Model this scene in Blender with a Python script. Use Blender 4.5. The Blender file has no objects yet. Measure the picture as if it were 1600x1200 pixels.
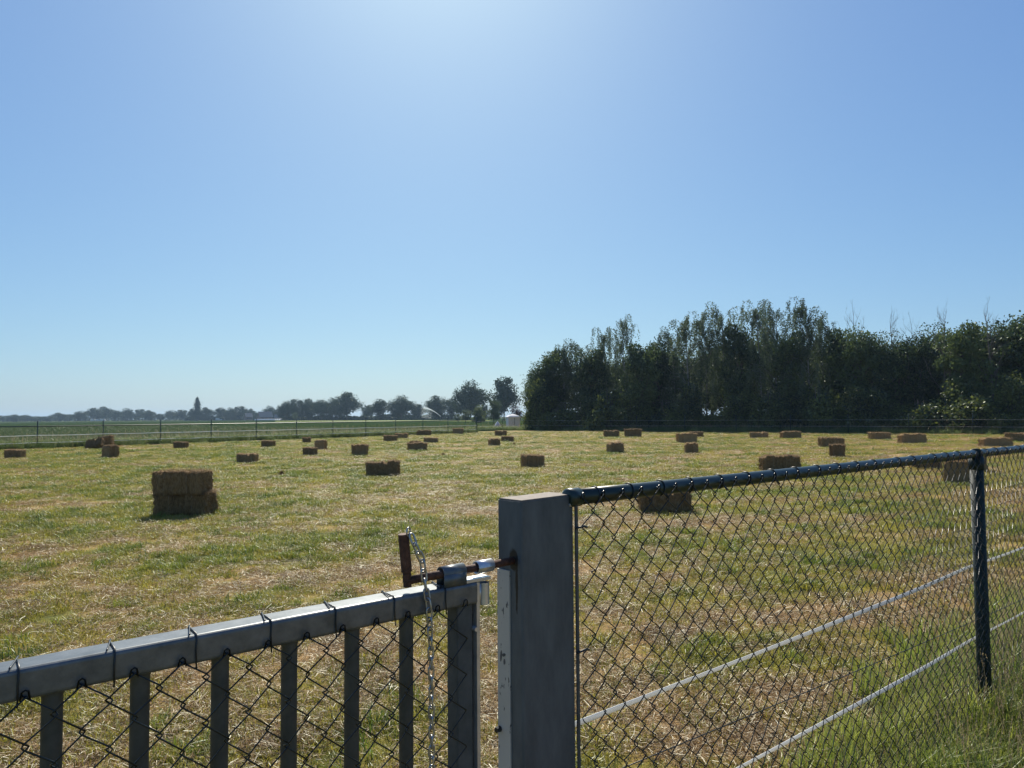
import bpy, math, random
import numpy as np
from mathutils import Vector, Matrix

random.seed(7)
RNG = np.random.default_rng(7)
scn = bpy.context.scene
COL = scn.collection
R = math.radians

# ------------------------------------------------------------------ camera
F = 1110.0                      # focal length in photo pixels (1600 wide)
PITCH, ROLL, EYE = R(2.62), R(-0.43), 1.5
CAMR = (Matrix.Rotation(R(90) + PITCH, 4, 'X') @ Matrix.Rotation(ROLL, 4, 'Z'))
cam_data = bpy.data.cameras.new('camera')
cam = bpy.data.objects.new('camera', cam_data)
COL.objects.link(cam)
cam.matrix_world = Matrix.Translation((0, 0, EYE)) @ CAMR
cam_data.sensor_width = 36
cam_data.lens = 36 * F / 1600
cam_data.clip_start = 0.05
cam_data.clip_end = 12000
scn.camera = cam

def ray(px, py):
    return (CAMR.to_3x3() @ Vector(((px - 800) / F, -(py - 600) / F, -1)))
def on_level(px, py, h=0.0):
    d = ray(px, py); t = (h - EYE) / d.z
    return Vector((0, 0, EYE)) + d * t
def at_depth(px, py, Y):
    d = ray(px, py); t = Y / d.y
    return Vector((0, 0, EYE)) + d * t
def px_at(Y): return Y / F      # metres per photo pixel at depth Y

# ------------------------------------------------------------------ materials
def nodes_of(m):
    m.use_nodes = True
    return m.node_tree.nodes, m.node_tree.links

def ramp(ns, pts):
    r = ns.new('ShaderNodeValToRGB')
    e = r.color_ramp.elements
    while len(e) < len(pts): e.new(0.5)
    for k, (p, c) in enumerate(pts):
        e[k].position = p; e[k].color = (*c, 1)
    return r

def noise_mat(name, c0, c1, scale=8, rough=0.6, metal=0.0, detail=6, stretch=(1, 1, 1), bump=0.0, spec=0.5, c2=None, lo=0.3, hi=0.7, coat=0.0):
    m = bpy.data.materials.new(name); ns, ln = nodes_of(m)
    b = ns['Principled BSDF']
    tc = ns.new('ShaderNodeTexCoord'); mp = ns.new('ShaderNodeMapping')
    mp.inputs['Scale'].default_value = stretch
    ln.new(tc.outputs['Object'], mp.inputs[0])
    n = ns.new('ShaderNodeTexNoise'); n.inputs['Scale'].default_value = scale; n.inputs['Detail'].default_value = detail
    n.inputs['Roughness'].default_value = 0.65
    ln.new(mp.outputs[0], n.inputs['Vector'])
    pts = [(lo, c0), (hi, c1)] if c2 is None else [(lo, c0), ((lo + hi) / 2, c1), (hi, c2)]
    r = ramp(ns, pts)
    ln.new(n.outputs['Fac'], r.inputs[0]); ln.new(r.outputs[0], b.inputs['Base Color'])
    b.inputs['Roughness'].default_value = rough; b.inputs['Metallic'].default_value = metal
    b.inputs['Specular IOR Level'].default_value = spec
    b.inputs['Coat Weight'].default_value = coat
    if bump:
        bp = ns.new('ShaderNodeBump'); bp.inputs['Strength'].default_value = bump; bp.inputs['Distance'].default_value = 0.01
        ln.new(n.outputs['Fac'], bp.inputs['Height']); ln.new(bp.outputs[0], b.inputs['Normal'])
    return m

def leaf_mat(name, c0, c1, trans=0.35, rough=0.45, gloss=0.03, tcol=None, scale=0.5, vary=0.40):
    """Leaves: diffuse front, light let through, a little sheen; colour varies per plant and per clump."""
    m = bpy.data.materials.new(name); ns, ln = nodes_of(m)
    ns.remove(ns['Principled BSDF'])
    out = ns['Material Output']
    oi = ns.new('ShaderNodeObjectInfo'); geo = ns.new('ShaderNodeNewGeometry')
    n = ns.new('ShaderNodeTexNoise'); n.inputs['Scale'].default_value = scale; n.inputs['Detail'].default_value = 5
    ln.new(geo.outputs['Position'], n.inputs['Vector'])
    isl = ns.new('ShaderNodeMath'); isl.operation = 'MULTIPLY_ADD'
    ln.new(geo.outputs['Random Per Island'], isl.inputs[0]); isl.inputs[1].default_value = 0.45; isl.inputs[2].default_value = -0.22
    ad = ns.new('ShaderNodeMath'); ad.operation = 'ADD'
    ln.new(n.outputs['Fac'], ad.inputs[0]); ln.new(isl.outputs[0], ad.inputs[1])
    ad2 = ns.new('ShaderNodeMath'); ad2.operation = 'MULTIPLY_ADD'
    ln.new(oi.outputs['Random'], ad2.inputs[0]); ad2.inputs[1].default_value = vary; ln.new(ad.outputs[0], ad2.inputs[2])
    r = ramp(ns, [(0.35, c0), (0.9, c1)])
    ln.new(ad2.outputs[0], r.inputs[0])
    d = ns.new('ShaderNodeBsdfDiffuse'); ln.new(r.outputs[0], d.inputs[0])
    t = ns.new('ShaderNodeBsdfTranslucent')
    if tcol:
        mx = ns.new('ShaderNodeMix'); mx.data_type = 'RGBA'; mx.blend_type = 'MULTIPLY'; mx.inputs[0].default_value = 1
        ln.new(r.outputs[0], mx.inputs[6]); mx.inputs[7].default_value = (*tcol, 1)
        ln.new(mx.outputs[2], t.inputs[0])
    else:
        ln.new(r.outputs[0], t.inputs[0])
    m1 = ns.new('ShaderNodeMixShader'); m1.inputs[0].default_value = trans
    ln.new(d.outputs[0], m1.inputs[1]); ln.new(t.outputs[0], m1.inputs[2])
    g = ns.new('ShaderNodeBsdfGlossy'); g.inputs['Roughness'].default_value = rough; g.inputs[0].default_value = (0.8, 0.85, 0.8, 1)
    m2 = ns.new('ShaderNodeMixShader'); m2.inputs[0].default_value = gloss
    ln.new(m1.outputs[0], m2.inputs[1]); ln.new(g.outputs[0], m2.inputs[2])
    ln.new(m2.outputs[0], out.inputs[0])
    return m

M = {}
M['galv'] = noise_mat('galvanised_steel', (0.060, 0.066, 0.062), (0.115, 0.120, 0.112), 22, 0.62, 0.0, spec=0.25, bump=0.03)
M['galv_rail'] = noise_mat('galvanised_rail_steel', (0.075, 0.088, 0.090), (0.165, 0.180, 0.182), 30, 0.38, 0.3, detail=10, bump=0.03)
M['galv_bright'] = noise_mat('bright_zinc', (0.42, 0.44, 0.45), (0.62, 0.63, 0.63), 40, 0.35, 0.6)
M['pvc'] = noise_mat('green_plastic_coating', (0.007, 0.021, 0.016), (0.013, 0.032, 0.024), 12, 0.36, 0.0, spec=0.5)
M['pvc_post'] = noise_mat('green_coated_post', (0.006, 0.018, 0.017), (0.011, 0.027, 0.025), 12, 0.6, 0.0, spec=0.3)
M['wire'] = noise_mat('black_green_wire_coating', (0.004, 0.008, 0.008), (0.008, 0.014, 0.013), 30, 0.3, 0.0, spec=0.5)
M['tie'] = noise_mat('dark_tie_wire', (0.006, 0.01, 0.011), (0.014, 0.02, 0.022), 30, 0.4)
M['rust'] = noise_mat('rusty_steel', (0.022, 0.010, 0.007), (0.085, 0.038, 0.022), 60, 0.75, 0.15, bump=0.3, c2=(0.14, 0.066, 0.038))
M['chain'] = noise_mat('chain_zinc', (0.28, 0.28, 0.26), (0.5, 0.5, 0.47), 80, 0.35, 0.7)
M['tape'] = noise_mat('white_fence_tape', (0.62, 0.64, 0.65), (0.82, 0.84, 0.84), 18, 0.5, stretch=(1, 1, 1))
M['tape'] = leaf_mat('white_fence_tape', (0.72, 0.72, 0.70), (0.86, 0.86, 0.83), 0.45, gloss=0.05)
M['white_paint'] = noise_mat('worn_white_paint', (0.50, 0.49, 0.44), (0.58, 0.565, 0.50), 14, 0.5)
M['bark'] = noise_mat('grey_bark', (0.05, 0.042, 0.034), (0.12, 0.10, 0.085), 4, 0.9, stretch=(1, 1, 0.25), bump=0.4)
M['birch_bark'] = noise_mat('pale_birch_bark', (0.09, 0.085, 0.08), (0.30, 0.29, 0.27), 3, 0.85, stretch=(1, 1, 2.0))
M['dead_wood'] = noise_mat('dead_grey_wood', (0.09, 0.078, 0.07), (0.19, 0.17, 0.155), 5, 0.9, stretch=(1, 1, 0.3))
M['twine'] = noise_mat('pale_twine', (0.30, 0.24, 0.15), (0.45, 0.38, 0.25), 40, 0.8)
M['leaf_birch'] = leaf_mat('birch_leaves', (0.036, 0.060, 0.030), (0.115, 0.150, 0.070), 0.42, gloss=0.04, rough=0.48, scale=0.35)
M['leaf_wood'] = leaf_mat('wood_leaves', (0.016, 0.034, 0.014), (0.105, 0.145, 0.042), 0.36, gloss=0.04, rough=0.48, scale=0.4)
M['leaf_shrub'] = leaf_mat('shrub_leaves', (0.018, 0.036, 0.012), (0.170, 0.200, 0.042), 0.42, gloss=0.045, rough=0.48, scale=0.45, vary=0.22)
M['leaf_far'] = leaf_mat('far_tree_leaves', (0.026, 0.046, 0.022), (0.050, 0.075, 0.034), 0.20, gloss=0.02, scale=0.3)
M['leaf_pale'] = leaf_mat('pale_willow_leaves', (0.07, 0.10, 0.05), (0.12, 0.15, 0.07), 0.35)
M['leaf_red'] = leaf_mat('copper_leaves', (0.035, 0.016, 0.022), (0.07, 0.03, 0.04), 0.2)
M['grass'] = leaf_mat('mown_grass_blades', (0.115, 0.130, 0.014), (0.40, 0.355, 0.058), 0.50, gloss=0.05, scale=0.8)
M['lush'] = leaf_mat('lush_grass_blades', (0.070, 0.125, 0.014), (0.22, 0.26, 0.034), 0.48, gloss=0.05, scale=1.2)
M['straw'] = leaf_mat('dry_straw', (0.15, 0.085, 0.030), (0.43, 0.28, 0.118), 0.35, gloss=0.06, scale=1.5)
M['sunlit_top'] = leaf_mat('sun_bleached_hay', (0.30, 0.20, 0.095), (0.58, 0.42, 0.23), 0.25, gloss=0.05, scale=6)  # paler stalks for bale tops, sunlight put into the colour
M['longgrass'] = leaf_mat('long_grass_blades', (0.10, 0.18, 0.022), (0.36, 0.39, 0.075), 0.54, gloss=0.05, scale=0.9)
M['seedhead'] = leaf_mat('grass_seed_heads', (0.26, 0.20, 0.11), (0.42, 0.34, 0.20), 0.4)

# ------------------------------------------------------------------ helpers
class MB:
    def __init__(s): s.v = []; s.f = []
    def add(s, vs, fs):
        o = len(s.v); s.v += [tuple(v) for v in vs]; s.f += [tuple(i + o for i in f) for f in fs]
    def box(s, c, sx, sy, sz, rot=None, bev=0.0):
        c = Vector(c); h = Vector((sx, sy, sz)) / 2
        rot = rot or Matrix.Identity(3)
        if bev <= 0:
            vs = [c + rot @ Vector((x * h.x, y * h.y, z * h.z)) for x in (-1, 1) for y in (-1, 1) for z in (-1, 1)]
            s.add(vs, [(0, 1, 3, 2), (4, 6, 7, 5), (0, 4, 5, 1), (2, 3, 7, 6), (0, 2, 6, 4), (1, 5, 7, 3)])
        else:   # rounded profile in local y/z, extruded along local x
            n = 4; prof = []
            for (qy, qz, a0) in ((1, 1, 0), (-1, 1, 90), (-1, -1, 180), (1, -1, 270)):
                for k in range(n + 1):
                    a = R(a0 + 90 * k / n)
                    prof.append((qy * (h.y - bev) + bev * math.cos(a), qz * (h.z - bev) + bev * math.sin(a)))
            N = len(prof)
            vs = [c + rot @ Vector((x * h.x, y, z)) for x in (-1, 1) for (y, z) in prof]
            fs = [(k, (k + 1) % N, N + (k + 1) % N, N + k) for k in range(N)]
            fs += [tuple(range(N - 1, -1, -1)), tuple(range(N, 2 * N))]
            s.add(vs, fs)
    def tube(s, pts, rad, n=8, cap=True, closed=False):
        pts = [Vector(p) for p in pts]
        if not hasattr(rad, '__len__'): rad = [rad] * len(pts)
        L = len(pts); o = len(s.v); up = None
        for i, p in enumerate(pts):
            if closed: t = pts[(i + 1) % L] - pts[i - 1]
            else: t = pts[min(i + 1, L - 1)] - pts[max(i - 1, 0)]
            if t.length < 1e-9: t = Vector((0, 0, 1))
            t.normalize()
            if up is None:
                up = t.orthogonal().normalized()
            up = (up - t * up.dot(t))
            up = up.normalized() if up.length > 1e-6 else t.orthogonal().normalized()
            b = t.cross(up)
            for k in range(n):
                a = 2 * math.pi * k / n
                s.v.append(tuple(p + (up * math.cos(a) + b * math.sin(a)) * rad[i]))
        for i in range(L if closed else L - 1):
            j = (i + 1) % L
            for k in range(n):
                s.f.append((o + i * n + k, o + i * n + (k + 1) % n, o + j * n + (k + 1) % n, o + j * n + k))
        if cap and not closed:
            s.f.append(tuple(o + k for k in range(n - 1, -1, -1)))
            s.f.append(tuple(o + (L - 1) * n + k for k in range(n)))
    def ring(s, c, axis, r, rad, n=18, m=6, squash=None):
        axis = Vector(axis).normalized(); u = axis.orthogonal().normalized(); w = axis.cross(u)
        s.tube([Vector(c) + (u * math.cos(2 * math.pi * k / n) + w * math.sin(2 * math.pi * k / n)) * r for k in range(n)], rad, m, closed=True)
    def mesh(s, name, m, smooth=False):
        me = bpy.data.meshes.new(name); me.from_pydata(s.v, [], s.f)
        if m: me.materials.append(m)
        if smooth:
            me.polygons.foreach_set('use_smooth', [True] * len(me.polygons))
        me.update()
        return me
    def build(s, name, m, parent=None, smooth=False, at=None):
        return obj(name, s.mesh(name, m, smooth), parent, at)

def obj(name, me, parent=None, at=None):
    o = bpy.data.objects.new(name, me); COL.objects.link(o)
    if at is not None: o.location = at
    if parent: o.parent = parent
    return o

def tag(o, label=None, cat=None, group=None, kind=None):
    if label: o['label'] = label
    if cat: o['category'] = cat
    if group: o['group'] = group
    if kind: o['kind'] = kind
    return o

def empty(name, loc=(0, 0, 0), rz=0.0):
    o = bpy.data.objects.new(name, None); COL.objects.link(o)
    o.location = loc; o.rotation_euler = (0, 0, rz); o.empty_display_size = 0.2
    return o

def copy_tree(o, parent=None):
    c = o.copy(); COL.objects.link(c)
    if parent: c.parent = parent
    for ch in list(o.children): copy_tree(ch, c)
    return c

def quad_mesh(name, V, mats, midx=None):
    """V: (n,k,3) separate k-gons."""
    n, k = V.shape[:2]
    me = bpy.data.meshes.new(name)
    me.vertices.add(n * k); me.vertices.foreach_set('co', V.reshape(-1).astype(np.float32))
    me.loops.add(n * k); me.loops.foreach_set('vertex_index', np.arange(n * k, dtype=np.int32))
    me.polygons.add(n); me.polygons.foreach_set('loop_start', np.arange(0, n * k, k, dtype=np.int32))
    for m in mats: me.materials.append(m)
    if midx is not None: me.polygons.foreach_set('material_index', midx.astype(np.int32))
    me.update(calc_edges=True); me.validate()
    return me

def unit(a): return a / np.maximum(np.linalg.norm(a, axis=-1, keepdims=True), 1e-9)

def leaves(C, L, W, rng, axis=None, jitter=1.0):
    n = len(C)
    a = unit(rng.normal(size=(n, 3)))
    if axis is not None: a = unit(axis + a * jitter)
    b = unit(np.cross(a, rng.normal(size=(n, 3))))
    L = L * rng.uniform(0.65, 1.35, (n, 1)); W = W * rng.uniform(0.65, 1.35, (n, 1))
    return np.stack([C - a * L / 2, C + b * W / 2, C + a * L / 2, C - b * W / 2], 1)

# value noise for the mown patches (ground colour and tufts share it)
_tab = RNG.random((256, 256))
def vnoise(x, y):
    xi = np.floor(x).astype(int); yi = np.floor(y).astype(int)
    fx = x - xi; fy = y - yi
    fx = fx * fx * (3 - 2 * fx); fy = fy * fy * (3 - 2 * fy)
    g = lambda i, j: _tab[i % 256, j % 256]
    return (g(xi, yi) * (1 - fx) + g(xi + 1, yi) * fx) * (1 - fy) + (g(xi, yi + 1) * (1 - fx) + g(xi + 1, yi + 1) * fx) * fy
def fbm(x, y, o=4):
    s = 0; a = 0.5; t = 0
    for k in range(o):
        s = s + a * vnoise(x * 2 ** k + 17.3 * k, y * 2 ** k + 5.1 * k); t += a; a *= 0.55
    return s / t
def dryness(x, y):
    """0 = green tuft, 1 = dry straw; streaks follow the mowing rows."""
    u = x * 0.98 + y * 0.17; v = -x * 0.17 + y * 0.98
    d = 0.42 * fbm(u * 0.28, v * 0.7 + 40, 4) + 0.34 * fbm(u * 1.3 + 9, v * 1.6, 4) + 0.24 * fbm(u * 4.5, v * 5 + 70, 3)
    row = np.sin(v * 2.75 + 2.6 * fbm(u * 0.15 + 4, v * 0.3 + 8, 2))
    d = (d - 0.5) * 3.9 + 0.43 + 0.12 * row + 0.09 * np.tanh((x - 0.5) / 3.0) - 0.06 * np.tanh((y - 9) / 5)
    return np.clip(d, 0, 1)
def relief(x, y):
    return 0.05 * (fbm(x * 0.22 + 3, y * 0.22, 3) - 0.5) + 0.035 * (fbm(x * 1.7, y * 1.9 + 11, 3) - 0.5)

# ------------------------------------------------------------------ world + sun
SUN_EL, SUN_AZ = R(43), R(-6)     # azimuth from +Y towards +X
w = bpy.data.worlds.new('World'); scn.world = w; w.use_nodes = True
wn, wl = w.node_tree.nodes, w.node_tree.links
sky = wn.new('ShaderNodeTexSky'); sky.sky_type = 'NISHITA'; sky.sun_disc = False
sky.sun_elevation = SUN_EL; sky.sun_rotation = SUN_AZ
sky.air_density = 1.0; sky.dust_density = 0.85; sky.ozone_density = 3.0; sky.altitude = 0
EXPO = 0.5
BG = 0.1
sep = wn.new('ShaderNodeSeparateColor'); cmb = wn.new('ShaderNodeCombineColor')
wl.new(sky.outputs[0], sep.inputs[0])
for ch, (gm, kk) in enumerate(((0.808, 0.580), (0.755, 0.764), (0.50, 0.885))):   # the sky's own response curve, per channel
    a = wn.new('ShaderNodeMath'); a.operation = 'MULTIPLY'; a.inputs[1].default_value = 0.1
    p = wn.new('ShaderNodeMath'); p.operation = 'POWER'; p.inputs[1].default_value = gm
    k_ = wn.new('ShaderNodeMath'); k_.operation = 'MULTIPLY'; k_.inputs[1].default_value = kk / BG / 2 ** EXPO
    wl.new(sep.outputs[ch], a.inputs[0]); wl.new(a.outputs[0], p.inputs[0]); wl.new(p.outputs[0], k_.inputs[0]); wl.new(k_.outputs[0], cmb.inputs[ch])
wl.new(cmb.outputs[0], wn['Background'].inputs[0]); wn['Background'].inputs[1].default_value = BG
sd = bpy.data.lights.new('sun', 'SUN'); sd.energy = 5.0; sd.angle = R(0.55); sd.color = (1, 0.93, 0.80)
sun = bpy.data.objects.new('sun', sd); COL.objects.link(sun)
sdir = Vector((math.sin(SUN_AZ) * math.cos(SUN_EL), math.cos(SUN_AZ) * math.cos(SUN_EL), math.sin(SUN_EL)))
sun.rotation_euler = sdir.to_track_quat('Z', 'Y').to_euler(); sun.location = sdir * 60

# ------------------------------------------------------------------ key lines of the place
RAIL_H = 1.305                                    # green top rail centre height
RA, RB = on_level(893, 777.5, RAIL_H), on_level(1525, 709, RAIL_H)
FD = Vector((RB.x - RA.x, RB.y - RA.y, 0)); POST_T = FD.length; FD.normalize()
FN = Vector((FD.y, -FD.x, 0))                     # towards the camera's side
F0 = Vector((RA.x, RA.y, 0))
FROT = Matrix((FD, -FN, Vector((0, 0, 1)))).transposed()
GATE_H = 1.15
GA, GB = on_level(0, 1051, GATE_H), on_level(735, 911.5, GATE_H)
GD = Vector((GB.x - GA.x, GB.y - GA.y, 0)); GL = GD.length; GD.normalize()
GN = Vector((GD.y, -GD.x, 0)); G0 = Vector((GA.x, GA.y, 0))
GROT = Matrix((GD, -GN, Vector((0, 0, 1)))).transposed()
# far fence: straight run, then the corner, then along the wood
FFA = on_level(58, 701, 0); FFB = on_level(700, 677.6, 0)
FFD = (FFB - FFA); FFD.z = 0; FFL = FFD.length; FFD.normalize()
CORNER = on_level(744, 676, 0)
WOODL = [(760, 84), (800, 80), (1000, 69), (1500, 53), (1700, 48)]
def wood_y(px): return float(np.interp(px, [a for a, b in WOODL], [b for a, b in WOODL]))
def wood_pt(px, dy=0.0):
    Y = wood_y(px) + dy
    p = at_depth(px, 660, Y); p.z = 0
    return p

# ------------------------------------------------------------------ ground sheets
def attr_ground_mat():
    m = bpy.data.materials.new('mown_field'); ns, ln = nodes_of(m); b = ns['Principled BSDF']
    at = ns.new('ShaderNodeAttribute'); at.attribute_name = 'dry'
    geo = ns.new('ShaderNodeNewGeometry')
    def nz(scale, detail=8, rough=0.7, st=None):
        n = ns.new('ShaderNodeTexNoise'); n.inputs['Scale'].default_value = scale; n.inputs['Detail'].default_value = detail; n.inputs['Roughness'].default_value = rough
        if st:
            mp = ns.new('ShaderNodeMapping'); mp.inputs['Scale'].default_value = st
            ln.new(geo.outputs['Position'], mp.inputs[0]); ln.new(mp.outputs[0], n.inputs['Vector'])
        else: ln.new(geo.outputs['Position'], n.inputs['Vector'])
        return n
    n1 = nz(9, 10, 0.8); n2 = nz(45, 6, 0.75); n3 = nz(2.2, 8, 0.75)
    def madd(a, k, c):
        x = ns.new('ShaderNodeMath'); x.operation = 'MULTIPLY_ADD'
        ln.new(a, x.inputs[0]); x.inputs[1].default_value = k
        if isinstance(c, float): x.inputs[2].default_value = c
        else: ln.new(c, x.inputs[2])
        return x.outputs[0]
    s = madd(n1.outputs['Fac'], 0.8, -0.4)
    s = madd(n2.outputs['Fac'], 0.8, madd(s, 1.0, -0.4))
    s = madd(n3.outputs['Fac'], 0.5, madd(s, 1.0, -0.25))
    s = madd(at.outputs['Fac'], 0.75, madd(s, 1.0, 0.12))
    r = ramp(ns, [(0.05, (0.055, 0.065, 0.018)), (0.3, (0.15, 0.15, 0.026)), (0.5, (0.265, 0.205, 0.040)), (0.72, (0.35, 0.225, 0.088)), (1.0, (0.43, 0.29, 0.14))])
    ln.new(s, r.inputs[0]); ln.new(r.outputs[0], b.inputs['Base Color'])
    b.inputs['Roughness'].default_value = 0.9; b.inputs['Specular IOR Level'].default_value = 0.15
    bp = ns.new('ShaderNodeBump'); bp.inputs['Strength'].default_value = 0.9; bp.inputs['Distance'].default_value = 0.03
    ln.new(n1.outputs['Fac'], bp.inputs['Height'])
    bp2 = ns.new('ShaderNodeBump'); bp2.inputs['Strength'].default_value = 0.8; bp2.inputs['Distance'].default_value = 0.008
    ln.new(n2.outputs['Fac'], bp2.inputs['Height']); ln.new(bp.outputs[0], bp2.inputs['Normal'])
    ln.new(bp2.outputs[0], b.inputs['Normal'])
    return m

def build_field():
    ys = np.concatenate([np.linspace(-6, 1.6, 40), 1.6 * np.exp(np.linspace(0.01, math.log(92 / 1.6), 520))])
    us = np.linspace(-1, 1, 360)
    Yg, U = np.meshgrid(ys, us, indexing='ij')
    X = U * (np.maximum(Yg, 0) * 1.0 + 7)
    Zg = relief(X, Yg) * np.clip((Yg + 6) / 4, 0, 1)
    V = np.stack([X, Yg, Zg], -1).reshape(-1, 3)
    nr, nc = X.shape
    idx = np.arange(nr * nc).reshape(nr, nc)
    Fq = np.stack([idx[:-1, :-1], idx[:-1, 1:], idx[1:, 1:], idx[1:, :-1]], -1).reshape(-1, 4)
    me = bpy.data.meshes.new('hay_field')
    me.vertices.add(len(V)); me.vertices.foreach_set('co', V.reshape(-1).astype(np.float32))
    me.loops.add(Fq.size); me.loops.foreach_set('vertex_index', Fq.reshape(-1).astype(np.int32))
    me.polygons.add(len(Fq)); me.polygons.foreach_set('loop_start', np.arange(0, Fq.size, 4, dtype=np.int32))
    me.polygons.foreach_set('use_smooth', np.ones(len(Fq), bool))
    me.update(calc_edges=True)
    a = me.attributes.new('dry', 'FLOAT', 'POINT')
    a.data.foreach_set('value', dryness(V[:, 0], V[:, 1]).astype(np.float32))
    me.materials.append(attr_ground_mat())
    tag(obj('hay_field', me), kind='structure')
build_field()

def sheet(name, corners, z, m):
    b = MB(); b.add([(x, y, z) for x, y in corners], [tuple(range(len(corners)))])
    return tag(b.build(name, m), kind='structure')

M['soil'] = noise_mat('far_ground', (0.06, 0.085, 0.03), (0.12, 0.13, 0.05), 0.02, 0.95, spec=0.0)
sheet('ground', [(-4000, -300), (4000, -300), (4000, 4200), (-4000, 4200)], -0.09, M['soil'])
def crop_mat():
    m = noise_mat('green_crop', (0.020, 0.038, 0.013), (0.038, 0.060, 0.020), 0.9, 0.9, spec=0.0, stretch=(0.25, 1, 1), detail=10, lo=0.25, hi=0.75)
    return m
M['crop'] = crop_mat()

# ------------------------------------------------------------------ near chain link fence
def link_wires(b, P0, D, N, t0, t1, z0, z1, pitch, rad, off, half=None, n=5):
    """Woven wire: every wire runs up in a zigzag and hooks round its neighbours."""
    half = half or pitch / 2
    cols = int((t1 - t0) / pitch)
    rows = int((z1 - z0) / half)
    up = Vector((0, 0, 1))
    for j in range(cols):
        xa = t0 + j * pitch
        pts = []
        wob = random.uniform(-0.0006, 0.0006); zj = 0.005 * math.sin(xa * 4.3)
        for k in range(rows + 1):
            z = z1 - k * half + (zj if k else 0) + 0.002 * math.sin(k * 0.35 + xa * 5)
            side = (k + j) % 2
            sg = 1 if side else -1
            xx = xa + (pitch if side else 0.0) + sg * 0.0035 + wob
            c = half * 0.10
            dep = 0.0022 * (1 if j % 2 else -1) + 0.004 * math.sin(xa * 2.1 + k * 0.25) * min(1, k / 6)
            if k == 0:
                pts.append(P0 + D * (xx - sg * 0.001) + up * z + N * (off + dep))
            else:
                xx += 0.003 * math.sin(k * 0.3 + xa * 3)
                pts.append(P0 + D * (xx - sg * 0.002) + up * (z + c) + N * (off + dep))
                pts.append(P0 + D * (xx + sg * 0.001) + up * z + N * (off - dep))
                if k < rows: pts.append(P0 + D * (xx - sg * 0.002) + up * (z - c) + N * (off - dep))
        b.tube(pts, rad, n)
        # knuckle: the cut ends bent over at the top
        side = j % 2; sg = 1 if side else -1
        px_ = xa + (pitch if side else 0.0)
        kp = P0 + D * px_ + up * z1 + N * off
        b.tube([kp + D * 0.006 + up * -0.006, kp + D * 0.004 + up * 0.006 + N * 0.002, kp + up * 0.009 + N * 0.004, kp - D * 0.004 + up * 0.006 + N * 0.002, kp - D * 0.006 - up * 0.006], rad, n)

fence = empty('chain_link_fence', F0)
tag(fence, 'dark green chain link fence with a round top rail, joined to the steel gatepost', 'fence')
def loc(P): return P - F0                         # parts keep coordinates relative to the fence's base
T0, T1 = 0.0, 8.2
rr = 0.0195
b = MB(); z = RAIL_H
b.tube([loc(F0 + FD * t + Vector((0, 0, z))) for t in np.linspace(T0 - 0.004, T1, 40)], rr, 20)
b.build('top_rail', M['pvc'], fence, True)
b = MB(); c = loc(F0 + FD * T0 + Vector((0, 0, z)))
b.tube([c - FD * 0.016, c - FD * 0.012, c + FD * 0.022], [0.017, 0.0228, 0.0228], 20)
b.build('rail_end_cap', M['pvc'], fence, True)
for t in (POST_T, POST_T + 3.0):
    b = MB(); c = loc(F0 + FD * t)
    b.tube([c + Vector((0, 0, -0.35)), c + Vector((0, 0, RAIL_H - rr * 0.6))], 0.029, 20)
    p = b.build('post', M['pvc_post'], fence, True)
    b = MB()
    for dt in (-0.014, 0.014):
        b.tube([c + FD * dt + Vector((0, 0, RAIL_H)) + (FN * math.cos(a) + Vector((0, 0, 1)) * math.sin(a)) * (rr + 0.003) for a in np.linspace(-0.9, math.pi + 0.9, 16)], 0.004, 6)
    b.tube([c + Vector((0, 0, RAIL_H - 0.075)), c + Vector((0, 0, RAIL_H - 0.018))], 0.0325, 20)
    b.build('rail_clamp', M['pvc_post'], p, True)
    b = MB()
    b.box(c + FD * 0.036 + Vector((0, 0, RAIL_H - 0.03)), 0.014, 0.012, 0.012, FROT)
    b.build('clamp_bolt', M['galv_bright'], p)
b = MB()
link_wires(b, loc(F0), FD, FN, 0.011, T1 - 0.05, 0.02, RAIL_H + 0.004, 0.0352, 0.0015, rr + 0.006, half=0.037, n=5)
b.build('wire_mesh', M['wire'], fence, True)
tie0 = None; t = 0.075
while t < T1 - 0.1:
    b = MB(); c = Vector((0, 0, 0))
    b.tube([c + FD * 0.004 * math.sin(a) + (FN * math.cos(a) + Vector((0, 0, 1)) * math.sin(a)) * (rr + 0.0018) for a in np.linspace(-1.2, math.pi + 0.6, 18)], 0.0017, 6)
    b.tube([c + FN * (rr + 0.004) + Vector((0, 0, -0.012)), c + FN * (rr + 0.009) + Vector((0, 0, -0.024)) + FD * 0.006], 0.0019, 5)
    if tie0 is None: tie0 = b.mesh('tie_wire', M['tie'], True)
    obj('tie_wire', tie0, fence, loc(F0 + FD * t + Vector((0, 0, RAIL_H))))
    t += random.choice((0.142, 0.142, 0.213)) if t > 0.4 else 0.125
b = MB()
b.tube([loc(F0 + FD * t + Vector((0, 0, 0.635 - 0.055 * math.sin(math.pi * min(t / (T1), 1)) - 0.018 * t)) + FN * 0.012) for t in np.linspace(0.02, T1, 30)], 0.0016, 5)
c = loc(F0 + FD * 0.03 + Vector((0, 0, 0.635)) + FN * 0.012)
b.tube([c, c + FD * 0.035 - Vector((0, 0, 0.001)), c + FD * 0.075 - Vector((0, 0, 0.002))], [0.007, 0.0075, 0.005], 8)
b.build('tension_wire', M['tie'], fence, True)
b = MB(); c = loc(F0 + FD * 0.003 + FN * 0.012)
b.box(c + Vector((0, 0, 0.66)), 0.008, 0.004, 1.26, FROT)
b.build('tension_bar', M['galv'], fence)
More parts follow.
